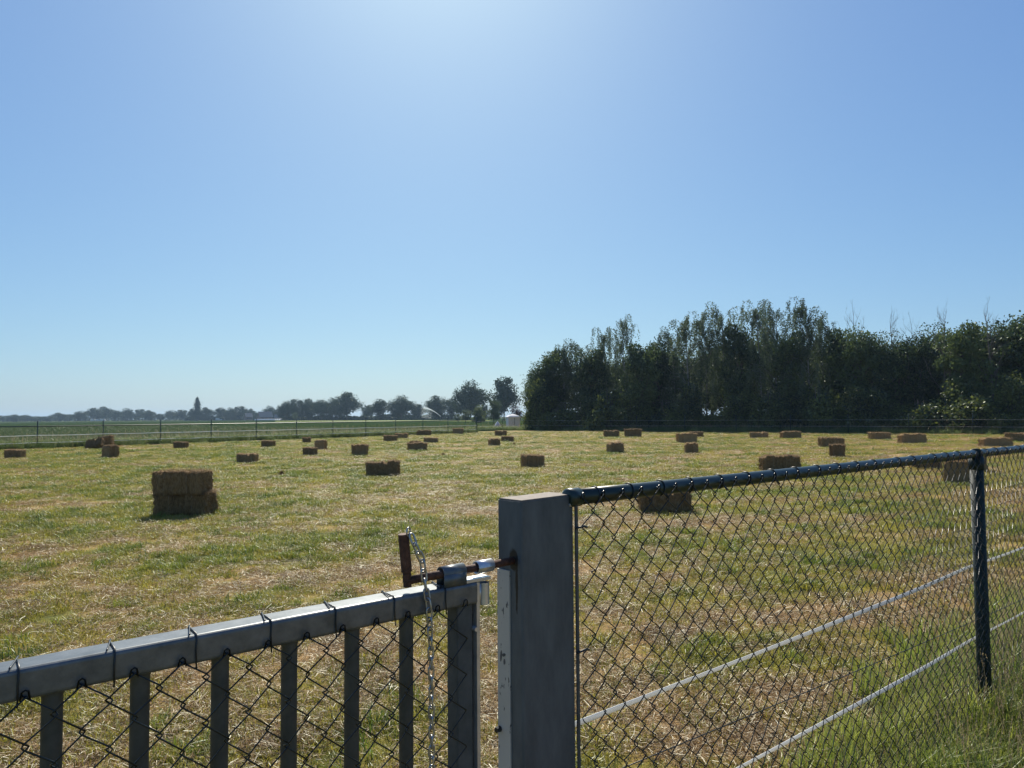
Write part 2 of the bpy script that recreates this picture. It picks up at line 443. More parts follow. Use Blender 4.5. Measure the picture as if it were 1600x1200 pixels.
for zz in (1.235, 0.945, 0.66, 0.37):
    b = MB(); cc = loc(F0 + FD * 0.010 + FN * 0.016 + Vector((0, 0, zz)))
    b.tube([cc - FD * 0.016 + FN * 0.004, cc + FD * 0.012 + FN * 0.003 + Vector((0, 0, 0.002)), cc + FD * 0.026 - Vector((0, 0, 0.002))], 0.0028, 6)
    b.build('bar_tie', M['tie'], fence, True)

def tape(name, pts, width, label, group, mat=None):
    """A flat woven tape, edge up, with a slow twist."""
    b = MB(); o = []
    P = [Vector(p) for p in pts]
    for i, p in enumerate(P):
        tg = (P[min(i + 1, len(P) - 1)] - P[max(i - 1, 0)]).normalized()
        side = tg.cross(Vector((0, 0, 1))).normalized()
        a = 0.35 * math.sin(i * 0.23)
        u = Vector((0, 0, 1)) * math.cos(a) + side * math.sin(a); nrm = tg.cross(u)
        for (h, d) in ((-.5, -.0008), (-.5, .0008), (-.15, .0014), (.15, .0014), (.5, .0008), (.5, -.0008), (.15, -.0014), (-.15, -.0014)):
            b.v.append(tuple(p + u * h * width + nrm * d * (width / 0.013)))
    for i in range(len(P) - 1):
        for k in range(8):
            b.f.append((i * 8 + k, i * 8 + (k + 1) % 8, (i + 1) * 8 + (k + 1) % 8, (i + 1) * 8 + k))
    return tag(b.build(name, mat or M['tape'], None, True), label, 'fence tape', group)

def near_tape(h, hp, label):
    pts = []
    for t in np.linspace(0.0, T1, 90):
        k = abs((t - POST_T))
        zz = np.interp(t, [0, POST_T, POST_T + 3, T1], [h, hp, hp + 0.005, hp])
        sag = -0.005 * math.sin(math.pi * min(t / POST_T, 1)) if t < POST_T else -0.005 * math.sin(math.pi * min((t - POST_T) / 3, 1))
        pts.append(F0 + FD * t - FN * (0.035 + 0.01 * math.exp(-k * k * 8)) + Vector((0, 0, zz + sag)))
    return tape('electric_fence_tape', pts, 0.0145, label, 'white tapes behind the chain link fence')
near_tape(0.752, 0.762, 'upper white electric tape stretched behind the green chain link mesh')
near_tape(0.446, 0.418, 'lower white electric tape behind the green mesh, running into long grass')

# ------------------------------------------------------------------ gatepost
TOP = 1.31
c1, c2, c3 = on_level(778.5, 780.5, TOP), on_level(815, 785, TOP), on_level(896, 774.6, TOP)
PX = Vector((c3.x - c2.x, c3.y - c2.y, 0)); PL = PX.length; PX.normalize()
PY = Vector((-PX.y, PX.x, 0)); PW = max(0.06, (Vector((c1.x, c1.y, 0)) - Vector((c2.x, c2.y, 0))).dot(PY))
PO = Vector((c2.x, c2.y, 0)) + PX * PL / 2 + PY * PW / 2
PROT = Matrix((PX, PY, Vector((0, 0, 1)))).transposed()
def post_mat():
    m = noise_mat('galvanised_post_steel', (0.040, 0.054, 0.064), (0.115, 0.140, 0.155), 13, 0.5, 0.12, stretch=(1.5, 1.5, 0.5), detail=12, bump=0.05, lo=0.25, hi=0.75)
    ns, ln = nodes_of(m); b = ns['Principled BSDF']
    old = b.inputs['Base Color'].links[0].from_socket
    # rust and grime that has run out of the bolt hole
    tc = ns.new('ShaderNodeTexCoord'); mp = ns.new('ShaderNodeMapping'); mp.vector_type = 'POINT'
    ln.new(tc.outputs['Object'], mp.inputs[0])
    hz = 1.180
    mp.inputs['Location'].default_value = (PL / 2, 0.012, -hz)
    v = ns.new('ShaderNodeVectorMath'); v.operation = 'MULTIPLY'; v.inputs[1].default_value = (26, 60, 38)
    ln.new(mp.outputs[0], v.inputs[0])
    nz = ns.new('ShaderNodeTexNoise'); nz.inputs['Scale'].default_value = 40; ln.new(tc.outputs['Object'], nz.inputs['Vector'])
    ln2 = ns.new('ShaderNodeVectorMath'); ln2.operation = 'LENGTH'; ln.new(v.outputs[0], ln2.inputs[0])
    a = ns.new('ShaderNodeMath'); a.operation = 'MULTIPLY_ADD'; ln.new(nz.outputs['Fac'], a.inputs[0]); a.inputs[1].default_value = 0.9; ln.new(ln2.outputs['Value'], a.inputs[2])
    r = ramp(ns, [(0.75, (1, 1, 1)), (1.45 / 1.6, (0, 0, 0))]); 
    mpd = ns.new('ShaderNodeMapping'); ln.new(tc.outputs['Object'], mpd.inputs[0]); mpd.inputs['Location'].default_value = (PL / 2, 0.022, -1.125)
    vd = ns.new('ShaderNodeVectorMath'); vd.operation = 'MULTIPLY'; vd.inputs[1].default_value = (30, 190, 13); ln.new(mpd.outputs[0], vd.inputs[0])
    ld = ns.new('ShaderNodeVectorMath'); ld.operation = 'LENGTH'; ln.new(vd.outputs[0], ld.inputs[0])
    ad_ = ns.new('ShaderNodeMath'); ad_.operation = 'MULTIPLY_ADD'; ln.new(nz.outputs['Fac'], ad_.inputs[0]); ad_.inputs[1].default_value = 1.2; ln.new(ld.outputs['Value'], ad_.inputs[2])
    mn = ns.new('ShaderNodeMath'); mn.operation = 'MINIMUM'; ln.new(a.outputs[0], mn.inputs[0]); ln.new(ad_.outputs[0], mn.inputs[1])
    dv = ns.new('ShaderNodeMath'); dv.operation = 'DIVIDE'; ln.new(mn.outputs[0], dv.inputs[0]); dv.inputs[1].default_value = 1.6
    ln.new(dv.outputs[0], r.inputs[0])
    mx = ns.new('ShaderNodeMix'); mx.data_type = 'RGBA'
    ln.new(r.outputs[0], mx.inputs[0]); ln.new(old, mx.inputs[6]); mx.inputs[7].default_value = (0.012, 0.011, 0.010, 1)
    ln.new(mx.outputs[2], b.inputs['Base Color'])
    return m
M['post'] = post_mat()
gp = empty('gatepost', PO, math.atan2(PX.y, PX.x))
tag(gp, 'tall rectangular galvanised steel gatepost between the gate and the green fence', 'post')
b = MB()
Rv = Matrix(((0, 0, 1), (1, 0, 0), (0, 1, 0))).transposed()   # local x -> up
b.box((0, 0, TOP / 2 - 0.3), TOP + 0.6, PL, PW, Matrix((Vector((0, 0, 1)), Vector((1, 0, 0)), Vector((0, 1, 0)))).transposed(), bev=0.006)
b.build('shaft', M['post'], gp, False)
b = MB(); b.box((0, 0, TOP + 0.002), PL - 0.006, PW - 0.006, 0.004)
b.build('cap', noise_mat('dusty_cap', (0.13, 0.105, 0.085), (0.26, 0.22, 0.175), 60, 0.8), gp)
def strip_mat():
    m = noise_mat('worn_white_strip', (0.43, 0.42, 0.37), (0.50, 0.485, 0.43), 10, 0.5)
    ns, ln = nodes_of(m); b = ns['Principled BSDF']; old = b.inputs['Base Color'].links[0].from_socket
    tc = ns.new('ShaderNodeTexCoord')
    mp = ns.new('ShaderNodeMapping'); mp.inputs['Scale'].default_value = (1, 1, 0.45); ln.new(tc.outputs['Object'], mp.inputs[0])
    n = ns.new('ShaderNodeTexNoise'); n.inputs['Scale'].default_value = 95; n.inputs['Detail'].default_value = 3; ln.new(mp.outputs[0], n.inputs['Vector'])
    r = ramp(ns, [(0.66, (0, 0, 0)), (0.69, (1, 1, 1))]); ln.new(n.outputs['Fac'], r.inputs[0])
    mx = ns.new('ShaderNodeMix'); mx.data_type = 'RGBA'; ln.new(r.outputs[0], mx.inputs[0]); ln.new(old, mx.inputs[6]); mx.inputs[7].default_value = (0.07, 0.075, 0.08, 1)
    ln.new(mx.outputs[2], b.inputs['Base Color'])
    return m
SH = 1.155
b = MB(); b.box((-PL / 2 - 0.0018, PW * 0.5 - 0.0215, SH / 2 - 0.15), 0.0036, 0.039, SH + 0.3)
st = b.build('white_strip', strip_mat(), gp)
b = MB()   # worn paint chips below the middle of the strip
for (yy, zz, wy, wz, rx) in ((0.038, 0.962, 0.006, 0.026, 0.1), (0.029, 0.966, 0.012, 0.007, -0.5), (0.0275, 0.951, 0.006, 0.013, 0.0)):
    vs = []
    for k in range(9):
        a = 2 * math.pi * k / 9; q = random.uniform(0.85, 1.1)
        y_ = math.cos(a) * wy / 2 * q; z_ = math.sin(a) * wz / 2 * q
        vs.append((y_ * math.cos(rx) - z_ * math.sin(rx), y_ * math.sin(rx) + z_ * math.cos(rx)))
    cx = -PL / 2 - 0.0036
    b.add([(cx - 0.0008, PW * 0.5 - 0.0215 + yy - 0.03 + a_, zz + z_) for a_, z_ in vs] + [(cx + 0.001, PW * 0.5 - 0.0215 + yy - 0.03 + a_, zz + z_) for a_, z_ in vs],
          [tuple(range(9))] + [(k, (k + 1) % 9, 9 + (k + 1) % 9, 9 + k) for k in range(9)])
b.build('paint_chips', noise_mat('bared_metal', (0.06, 0.065, 0.07), (0.11, 0.115, 0.12), 50, 0.5), st)
b = MB(); b.tube([(-PL / 2 - 0.016, PW / 2 - 0.008, 0.80), (-PL / 2 + 0.004, PW / 2 - 0.008, 0.80)], [0.006, 0.0075], 8)
b.build('stop_bolt', M['tie'], gp)
b = MB(); b.tube([(PL / 2 - 0.012, -PW / 2 - 0.004, TOP - 0.02), (PL / 2 - 0.012, -PW / 2 + 0.002, TOP - 0.02)], [0.0045, 0.0055], 10)
b.build('rail_bolt', M['galv_bright'], gp)

# ------------------------------------------------------------------ gate
gate = empty('metal_gate', G0)
tag(gate, 'galvanised picket gate with black wire mesh and a rusty slide bolt', 'gate')
gl = lambda P: P - G0
TS, TE = -0.75, GL + 0.018
RH, RW = 0.046, 0.057
up = Vector((0, 0, 1))
b = MB(); mid = (TS + TE) / 2
b.box(gl(G0 + GD * mid - GN * RW / 2 + up * (GATE_H - RH / 2)), TE - TS, RW, RH, GROT, bev=0.007)
b.build('top_rail', M['galv_rail'], gate, False)
b = MB(); b.box(gl(G0 + GD * mid - GN * RW / 2 + up * 0.12), TE - TS, RW, RH, GROT, bev=0.007)
b.build('bottom_rail', M['galv_rail'], gate, False)
pic_px = [85, 222, 347, 455, 553, 638]
def gate_t(px):
    d = ray(px, 1000); # intersect plan ray with gate line
    # (0,0)+s*d = G0 + t*GD
    A = np.array([[d.x, -GD.x], [d.y, -GD.y]]); s, t = np.linalg.solve(A, np.array([G0.x - GN.x * 0.02, G0.y - GN.y * 0.02]))
    return t
pts_t = [gate_t(p) for p in pic_px]
step = (pts_t[-1] - pts_t[0]) / 5
ticks = [pts_t[0] - step * k for k in range(5, 0, -1)] + pts_t
b0 = None
for t in ticks:
    if b0 is None:
        b = MB()
        b.tube([up * 0.13, up * (GATE_H - RH - 0.009), up * (GATE_H - RH - 0.006), up * (GATE_H - RH - 0.001), up * (GATE_H - RH + 0.002)], [0.0142, 0.0142, 0.0156, 0.0172, 0.0176], 18)
        b0 = b.mesh('picket', M['galv'], True)
    obj('picket', b0, gate, gl(G0 + GD * t - GN * RW / 2))
tst = gate_t(722)
b = MB(); b.box(gl(G0 + GD * tst - GN * RW / 2 + up * (GATE_H - RH + 0.14) / 2), GATE_H - RH - 0.14, 0.040, 0.040, Matrix((up, GD, -GN)).transposed(), bev=0.004)
b.build('end_stile', M['galv'], gate)
tpl = gate_t(745)
b = MB(); b.box(gl(G0 + GD * (TE + 0.0045) - GN * (RW / 2 + 0.000) + up * (GATE_H / 2 + 0.035)), 0.008, RW - 0.006, GATE_H - 0.075, GROT)
b.build('end_plate', M['galv_bright'], gate)
b = MB()
link_wires(b, gl(G0), GD, GN, TS + 0.02, TE - 0.03, 0.10, GATE_H - RH + 0.008, 0.0345, 0.0014, 0.004, half=0.0365, n=5)
b.build('wire_mesh', M['wire'], gate, True)
for t in [x + step * 0.62 for x in ticks] :
    if t > TE - 0.04: continue
    cz = GATE_H - RH / 2; hy, hz = RW / 2 + 0.002, RH / 2 + 0.002
    b = MB(); cc = G0 + GD * t - GN * RW / 2 + up * cz
    prof = [(-hz - 0.004, hy + 0.004), (0, hy), (hz - 0.006, hy), (hz, hy - 0.006), (hz, 0), (hz, -hy + 0.006), (hz - 0.006, -hy), (0, -hy), (-hz, -hy + 0.004)]
    b.tube([gl(cc + up * z_ + GN * n_ + GD * (0.005 * i / 8)) for i, (z_, n_) in enumerate(prof)], 0.0014, 6)
    b.tube([gl(cc + up * (hz + 0.001) + GN * q * hy + GD * (-0.010 + 0.008 * (1 - q))) for q in np.linspace(-0.9, 0.95, 8)], 0.0013, 5)
    b.build('tie_wire', M['tie'], gate, True)
# slide bolt on top of the rail
bl = lambda t, dn, z_: gl(G0 + GD * t - GN * dn + up * z_)
tb0, tb1 = gate_t(640), gate_t(640) + 0.0
zb = GATE_H + 0.024
HOLE = PO - PX * (PL / 2) - PY * 0.012
bend = PO - PX * (PL / 2 - 0.012) - PY * 0.010 + up * (zb + 0.004)
bs = G0 + GD * tb0 - GN * 0.018 + up * zb
b = MB(); bd = (bend - bs).normalized()
b.tube([gl(bs - bd * 0.012), gl(bs + (bend - bs) * 0.5), gl(bend)], 0.0086, 14)
bolt = b.build('slide_bolt', M['rust'], gate, True)
hb = bs - bd * 0.006
b = MB(); lean = (up * 1.0 - GD * 0.10).normalized()
b.tube([gl(hb - up * 0.012), gl(hb + lean * 0.018), gl(hb + lean * 0.0185), gl(hb + lean * 0.094)], [0.0082, 0.0086, 0.0108, 0.0108], 16)
b.build('bolt_handle', M['rust'], bolt)
def collar(t0, t1, r, m, name, wings):
    b = MB(); n = 14
    cA, cB = bs + bd * t0, bs + bd * t1
    side = bd.cross(up).normalized()
    outer = []; 
    for c_ in (cA, cB):
        for rad in (r, r - 0.0022):
            for k in range(n + 1):
                a = math.pi * (k / n) if wings else 2 * math.pi * k / n
                p_ = c_ + side * math.cos(a) * rad + up * math.sin(a) * rad
                outer.append(gl(p_))
            if wings:
                pass
    o = len(b.v); b.v += [tuple(p_) for p_ in outer]; q = n + 1
    for k in range(n):
        b.f.append((o + k, o + k + 1, o + 2 * q + k + 1, o + 2 * q + k))
        b.f.append((o + q + k, o + 3 * q + k, o + 3 * q + k + 1, o + q + k + 1))
        b.f.append((o + k, o + q + k, o + q + k + 1, o + k + 1))
        b.f.append((o + 2 * q + k, o + 2 * q + k + 1, o + 3 * q + k + 1, o + 3 * q + k))
    if wings:
        for sgn in (1, -1):
            cm = (cA + cB) / 2 + side * sgn * (r - 0.0012)
            hgt = cm.z - GATE_H + 0.001
            rot = Matrix((bd, side, up)).transposed()
            b.box(gl(cm - up * hgt / 2), (cB - cA).length - 0.0004, 0.0021, hgt, rot)
    return b.build(name, m, gate, True)
collar(0.072, 0.128, 0.0155, M['galv_rail'], 'bolt_saddle', True)
collar(0.162, 0.204, 0.0138, M['galv_bright'], 'bolt_guide', False)
b = MB()
b.box(bl(TE - 0.004, 0.018, GATE_H + 0.003), 0.085, 0.030, 0.006, GROT)
b.build('bracket_plate', M['galv_bright'], gate)
b = MB(); cbar = G0 + GD * (TE + 0.026) - GN * 0.012
q = 16
for (r0, z0, z1) in ((0.0118, GATE_H - 0.052, GATE_H - 0.006), (0.0098, GATE_H - 0.050, GATE_H - 0.006)):
    b.tube([gl(cbar + up * z0), gl(cbar + up * z1)], r0, q, cap=False)
b.tube([gl(cbar + up * (GATE_H - 0.052)), gl(cbar + up * (GATE_H - 0.045))], [0.0118, 0.0100], q)
b.box(gl(cbar - GD * 0.0115 + up * (GATE_H - 0.029)), 0.008, 0.010, 0.044, GROT)
b.build('lock_barrel', M['galv_bright'], gate, True)
b = MB(); b.tube([bl(tst + 0.022, -0.002, GATE_H - 0.098), bl(tst + 0.022, 0.02, GATE_H - 0.098)], 0.0045, 10)
b.build('bolt_head', M['galv_bright'], gate)

# chain hanging over the bolt handle, down in front of the gate
ch = MB()
def link(c, d, u, l=0.0128, wdt=0.0056, rad=0.0021):
    """one stadium link: long axis d, width axis u"""
    pts = []
    for k in range(6):
        a = math.pi * k / 5 - math.pi / 2
        pts.append(c + d * (l - wdt + wdt * math.cos(a)) + u * wdt * math.sin(a))
    for k in range(6):
        a = math.pi * k / 5 + math.pi / 2
        pts.append(c + d * (-(l - wdt) + wdt * math.cos(a)) + u * wdt * math.sin(a))
    ch.tube(pts, rad, 6, closed=True)
htop = hb + lean * 0.092
path = [htop + GN * 0.010 + GD * 0.012, htop + GN * 0.017 + GD * 0.016 - up * 0.02, hb + GN * 0.020 + GD * 0.022 + up * 0.04,
        hb + GN * 0.023 + GD * 0.026 - up * 0.002, G0 + GD * (tb0 + 0.026) + GN * 0.011 + up * (GATE_H - 0.03), G0 + GD * (tb0 + 0.029) + GN * 0.013 + up * (GATE_H - 0.12), G0 + GD * (tb0 + 0.033) + GN * 0.014 + up * 0.34]
path = [Vector(p) for p in path]
cum = [0]
for i in range(1, len(path)): cum.append(cum[-1] + (path[i] - path[i - 1]).length)
def along(s_):
    for i in range(1, len(path)):
        if s_ <= cum[i]:
            return path[i - 1].lerp(path[i], (s_ - cum[i - 1]) / (cum[i] - cum[i - 1])), (path[i] - path[i - 1]).normalized()
    return path[-1], (path[-1] - path[-2]).normalized()
s_ = 0.010; k = 0
while s_ < cum[-1]:
    p, d = along(s_)
    base = GD if k % 2 == 0 else GN
    base = (base + GN * random.uniform(-0.3, 0.3) + GD * random.uniform(-0.3, 0.3))
    u_ = (base - d * base.dot(d)).normalized()
    link(p, d, u_); s_ += 0.0192; k += 1
ch.ring(htop + GN * 0.006 + GD * 0.008 + up * 0.006, GN + GD * 0.7, 0.0085, 0.0018)
chain = ch.build('steel_chain', M['chain'], None, True)
tag(chain, 'zinc plated steel chain hooked on the bolt handle, hanging down the gate', 'chain')

# ------------------------------------------------------------------ hay bales
def hay_mat():
    m = bpy.data.materials.new('baled_hay'); ns, ln = nodes_of(m); b = ns['Principled BSDF']
    tc = ns.new('ShaderNodeTexCoord'); oi = ns.new('ShaderNodeObjectInfo'); geo = ns.new('ShaderNodeNewGeometry')
    mp = ns.new('ShaderNodeMapping'); mp.inputs['Scale'].default_value = (3.0, 1, 0.8)
    ln.new(tc.outputs['Object'], mp.inputs[0])
    n = ns.new('ShaderNodeTexNoise'); n.inputs['Scale'].default_value = 22; n.inputs['Detail'].default_value = 10; n.inputs['Roughness'].default_value = 0.8
    ln.new(mp.outputs[0], n.inputs['Vector'])
    a = ns.new('ShaderNodeMath'); a.operation = 'MULTIPLY_ADD'; ln.new(geo.outputs['Random Per Island'], a.inputs[0]); a.inputs[1].default_value = 0.10
    ln.new(n.outputs['Fac'], a.inputs[2])
    a2 = ns.new('ShaderNodeMath'); a2.operation = 'MULTIPLY_ADD'; ln.new(oi.outputs['Random'], a2.inputs[0]); a2.inputs[1].default_value = 0.16; ln.new(a.outputs[0], a2.inputs[2])
    r = ramp(ns, [(0.33, (0.060, 0.036, 0.015)), (0.55, (0.20, 0.126, 0.052)), (0.85, (0.48, 0.32, 0.145))])
    ln.new(a2.outputs[0], r.inputs[0]); ln.new(r.outputs[0], b.inputs['Base Color'])
    b.inputs['Roughness'].default_value = 0.85; b.inputs['Specular IOR Level'].default_value = 0.2
    bp = ns.new('ShaderNodeBump'); bp.inputs['Strength'].default_value = 0.9; bp.inputs['Distance'].default_value = 0.02
    ln.new(n.outputs['Fac'], bp.inputs['Height']); ln.new(bp.outputs[0], b.inputs['Normal'])
    return m
M['hay'] = hay_mat()
BL, BW, BH = 0.90, 0.46, 0.36

def make_bale_meshes(seed, flare=0.0, sag=0.0, fuzz=2600):
    rng = np.random.default_rng(seed)
    nx, ny, nz = 34, 16, 13
    nf = 9
    fl = rng.normal(0, 0.016, (nf + 2, 3))
    cut = np.sort(np.concatenate([[-0.5], np.linspace(-0.5, 0.5, nf + 1)[1:-1] + rng.normal(0, 0.012, nf - 1), [0.5]]))
    b = MB(); V = []; Fc = []
    def disp(P):
        P = P.copy()
        q = P / np.array([BL / 2, BW / 2, BH / 2])
        # round the edges
        m_ = np.abs(q); r_ = np.array([0.90, 0.70, 0.68])
        over = np.maximum(m_ - r_, 0); ln_ = np.linalg.norm(over, axis=1)
        on_ = over / (1 - r_); ln_ = np.linalg.norm(on_, axis=1)
        k = np.where(ln_ > 1e-6, np.minimum(1, 1 / np.maximum(ln_, 1e-6)), 1)
        q = np.sign(q) * (np.minimum(m_, r_) + over * k[:, None])
        P = q * np.array([BL / 2, BW / 2, BH / 2])
        i = np.clip(np.searchsorted(cut, P[:, 0] / BL) - 1, 0, nf - 1)
        d = np.abs(P[:, 0:1] / BL - np.stack([cut[i], cut[i + 1]], 1)).min(1)
        groove = -0.024 * np.exp(-(d / 0.010) ** 2)
        rad = unit(P * np.array([0.3, 1, 1]))
        P = P + rad * groove[:, None]
        P[:, 1] += fl[i, 1]; P[:, 2] += fl[i, 2] * (P[:, 2] > -BH * 0.3) + sag * np.sin(np.pi * (P[:, 0] / BL + 0.5)) * (P[:, 2] + BH / 2) / BH
        s = 1 + flare * (P[:, 2] / BH)
        P[:, 0] *= s
        nn = (vnoise(P[:, 0] * 26 + seed * 3, P[:, 1] * 26 + P[:, 2] * 22) - 0.5) * 0.044 + (vnoise(P[:, 0] * 70, P[:, 1] * 61 + P[:, 2] * 67 + seed) - 0.5) * 0.014
        P = P + rad * nn[:, None] + np.array([1, 0, 0]) * ((vnoise(P[:, 1] * 30 + seed, P[:, 2] * 30) - 0.5) * 0.03)[:, None] * (np.abs(q[:, :1]) > 0.9)
        # hand-pulled strings pinch the body
        for sx in (-0.2, 0.2):
            g = np.exp(-((P[:, 0] - sx * BL / 0.9) / 0.022) ** 2) * 0.010
            P = P - rad * g[:, None]
        P[:, 2] += BH / 2
        P[:, 2] = np.maximum(P[:, 2], 0.0)
        return P
    pts = {}; grid = []
    def face(fn, na, nb):
        o = len(V)
        for i in range(na + 1):
            for j in range(nb + 1): V.append(fn(i / na * 2 - 1, j / nb * 2 - 1))
        for i in range(na):
            for j in range(nb):
                a = o + i * (nb + 1) + j
                Fc.append((a, a + nb + 1, a + nb + 2, a + 1))
    h = (BL / 2, BW / 2, BH / 2)
    face(lambda s, t: (s * h[0], t * h[1], h[2]), nx, ny)
    face(lambda s, t: (-s * h[0], t * h[1], -h[2]), nx, ny)
    face(lambda s, t: (s * h[0], -h[1], t * h[2]), nx, nz)
    face(lambda s, t: (-s * h[0], h[1], t * h[2]), nx, nz)
    face(lambda s, t: (h[0], s * h[1], t * h[2]), ny, nz)
    face(lambda s, t: (-h[0], -s * h[1], t * h[2]), ny, nz)
    P = disp(np.array(V))
    # loose stalks over the surface
    ntop = (nx + 1) * (ny + 1)
    idx = rng.integers(ntop, len(P), fuzz * 3); idx = idx[(P[idx, 2] < 0.80 * BH) | (rng.random(len(idx)) < 0.15)][:fuzz]; fuzz = len(idx)
    base = P[idx] + rng.normal(0, 0.008, (fuzz, 3))
    out = unit((P[idx] - np.array([0, 0, BH / 2])) / np.array([BL, BW, BH]))
    a = unit(out * rng.uniform(0, 0.9, (fuzz, 1)) + rng.normal(0, 0.75, (fuzz, 3)))
    L = rng.uniform(0.02, 0.10, (fuzz, 1)); wv = unit(np.cross(a, rng.normal(size=(fuzz, 3)))) * rng.uniform(0.0010, 0.0028, (fuzz, 1))
    tip = base + a * L
    S = np.stack([base - wv, base + wv, tip + wv * 0.4, tip - wv * 0.4], 1)
    S[..., 2] = np.maximum(S[..., 2], 0.002)
    nt_ = 2600
    tp_ = np.nonzero(P[:, 2] > 0.86 * BH)[0]; it = rng.choice(tp_, nt_)
    bt = P[it] + rng.normal(0, 0.012, (nt_, 3)); at_ = unit(rng.normal(0, 1, (nt_, 3)) * np.array([1, 1, 0.10]) + np.array([0, 0, 0.05]))
    Lt = rng.uniform(0.03, 0.13, (nt_, 1)); wt = unit(np.cross(at_, np.array([0, 0, 1.0]) + rng.normal(0, 0.25, (nt_, 3)))) * rng.uniform(0.0012, 0.003, (nt_, 1))
    bt[:, 2] += 0.010; tt_ = bt + at_ * Lt
    S = np.concatenate([S, np.stack([bt - wt, bt + wt, tt_ + wt * 0.4, tt_ - wt * 0.4], 1)]); S[..., 2] = np.maximum(S[..., 2], 0.002)
    fuzz_all = len(S)
    b.v = [tuple(p) for p in P]; b.f = Fc
    b.add(S.reshape(-1, 3), [tuple(range(4 * k, 4 * k + 4)) for k in range(fuzz_all)])
    me = b.mesh('hay', M['hay'])
    me.polygons.foreach_set('use_smooth', [k < len(Fc) for k in range(len(me.polygons))])
    me.materials.append(M['straw']); me.materials.append(M['sunlit_top'])
    me.polygons.foreach_set('material_index', [(2 if k >= len(Fc) + fuzz else int(k >= len(Fc) and k % 5 < 2)) for k in range(len(me.polygons))])
    t = MB()
    tw = []
    for sx in (-0.2, 0.2):
        t = MB(); loop = []
        for (y0, z0, y1, z1) in ((-1, -1, -1, 1), (-1, 1, 1, 1), (1, 1, 1, -1), (1, -1, -1, -1)):
            for q in np.linspace(0.08, 0.92, 6):
                loop.append(np.array([sx + rng.normal(0, 0.002), (y0 + (y1 - y0) * q) * BW / 2, (z0 + (z1 - z0) * q) * BH / 2]))
        L_ = disp(np.array(loop)); c_ = np.array([0, 0, BH / 2])
        dirv = L_ - c_; dirv[:, 0] = 0; L_ = L_ + unit(dirv) * 0.004
        L_[:, 2] = np.maximum(L_[:, 2], 0.003)
        t.tube([tuple(p) for p in L_], 0.0022, 5, closed=True)
        tw.append(t.mesh('twine', M['twine'], True))
    return me, tw

variants = [make_bale_meshes(11, 0.0, 0.010), make_bale_meshes(12, 0.10, 0.012), make_bale_meshes(13, 0.03, -0.012), make_bale_meshes(14, -0.03, 0.02, 3400)]
BALES = 'hay bales scattered over the mown field'
protos = []
def bale(x0, x1, y0, y1, label, yaw=0.0, var=0, base=None, tilt=None, zbase=0.0, wid=None, hgt=None, depth=None):
    """place a bale from its extent in the photograph: ground contact, length and height in metres"""
    P = on_level((x0 + x1) / 2, y1, zbase)
    if depth: P = at_depth((x0 + x1) / 2, y1, depth); P.z = zbase
    Y = P.y + BW / 2 * abs(math.cos(R(yaw))) + 0.0
    s = P.length if False else P.y
    wid = wid or (x1 - x0) * px_at(P.y)
    h_top = hgt or (at_depth((x0 + x1) / 2, y0, P.y + BW * 0.15).z - zbase)
    c, sn = abs(math.cos(R(yaw))), abs(math.sin(R(yaw)))
    Lx = max(0.45, (wid - BW * sn) / max(c, 0.3))
    root = empty('hay_bale', (P.x, Y, zbase), R(yaw))
    if P.y < 95 and zbase == 0: root.location.z = float(relief(np.array([P.x]), np.array([Y]))[0]) - 0.012
    me, tw = variants[var]
    root.scale = (min(Lx, 1.3) / BL, 1, min(max(h_top, 0.24), 0.55) / BH)
    if tilt: root.rotation_euler = tilt
    obj('hay', me, root)
    for t in tw: obj('twine', t, root)
    tag(root, label, 'hay bale', BALES)
    return root

bale(3, 31, 702.5, 716.5, 'hay bale by the picture edge with a paler end face', 12, 0)
ba = bale(131, 160, 683, 701.5, 'slanted hay bale leaning on an upright one below the far fence', 4, 2, wid=0.80, hgt=0.40)
ba.rotation_euler = (R(52), R(-12), R(5)); ba.location.z += 0.12; ba.location.y += 0.15
bb = bale(156, 173, 680, 700.5, 'upright hay bale propped beside a slanted bale below the far fence', 0, 0, wid=0.55, hgt=0.45)
bb.rotation_euler = (R(0), R(82), R(8)); bb.location.z += 0.32; bb.location.x -= 0.22; bb.scale = (0.72, 1, 1.15)
bale(159, 181, 697, 715, 'squarish hay bale just in front of the leaning bale pair', 62, 3, wid=0.62)
bale(269, 290, 691, 701, 'small hay bale by the far fence, straight behind the two-bale stack', 6, 0)
lo = bale(237, 334, 771, 806.5, 'lower bale of the big two-bale hay stack', 0, 3)
hi_ = bale(235, 330, 740, 773, 'upper bale of the big two-bale hay stack, with a ragged pale top', -5, 0, zbase=0.0, depth=lo.location.y - BW / 2, wid=0.92, hgt=0.375)
hi_.location = (lo.location.x - 0.045, lo.location.y - 0.02, lo.location.z + 0.298); hi_.rotation_euler = (R(-2), R(-2.5), R(-4))
lo.scale.z = 0.34 / BH; lo.scale.x *= 0.86; hi_.scale.x *= 0.91; lo.location.x -= 0.05; hi_.location.x -= 0.055
bale(368, 398, 709, 723.5, 'hay bale on its own between the two-bale stack and the far fence', 5, 2)
bale(407, 427, 689, 699, 'small bale by the far fence, between lone bale and three-bale cluster', -6, 0)
bale(470, 485, 683.5, 692, 'smallest bale of the three-bale cluster, closest to the far fence', 14, 2)
bale(472, 492, 699, 711.5, 'bale of the three-bale cluster lying foremost in the grass', -3, 0)
bale(494, 508, 689, 702.5, 'bale of the three-bale cluster that looks taller than wide', 84, 3, wid=0.48)
bale(547, 574, 695, 712, 'hay bale with frayed overhanging top beyond the long sloping bale', 8, 1)
b12 = bale(571, 623, 722, 743.5, 'long hay bale with a sloping top in the middle of the field', 3, 2)
b12.rotation_euler = (0, R(-3.5), R(4)); b12.location.z += 0.02
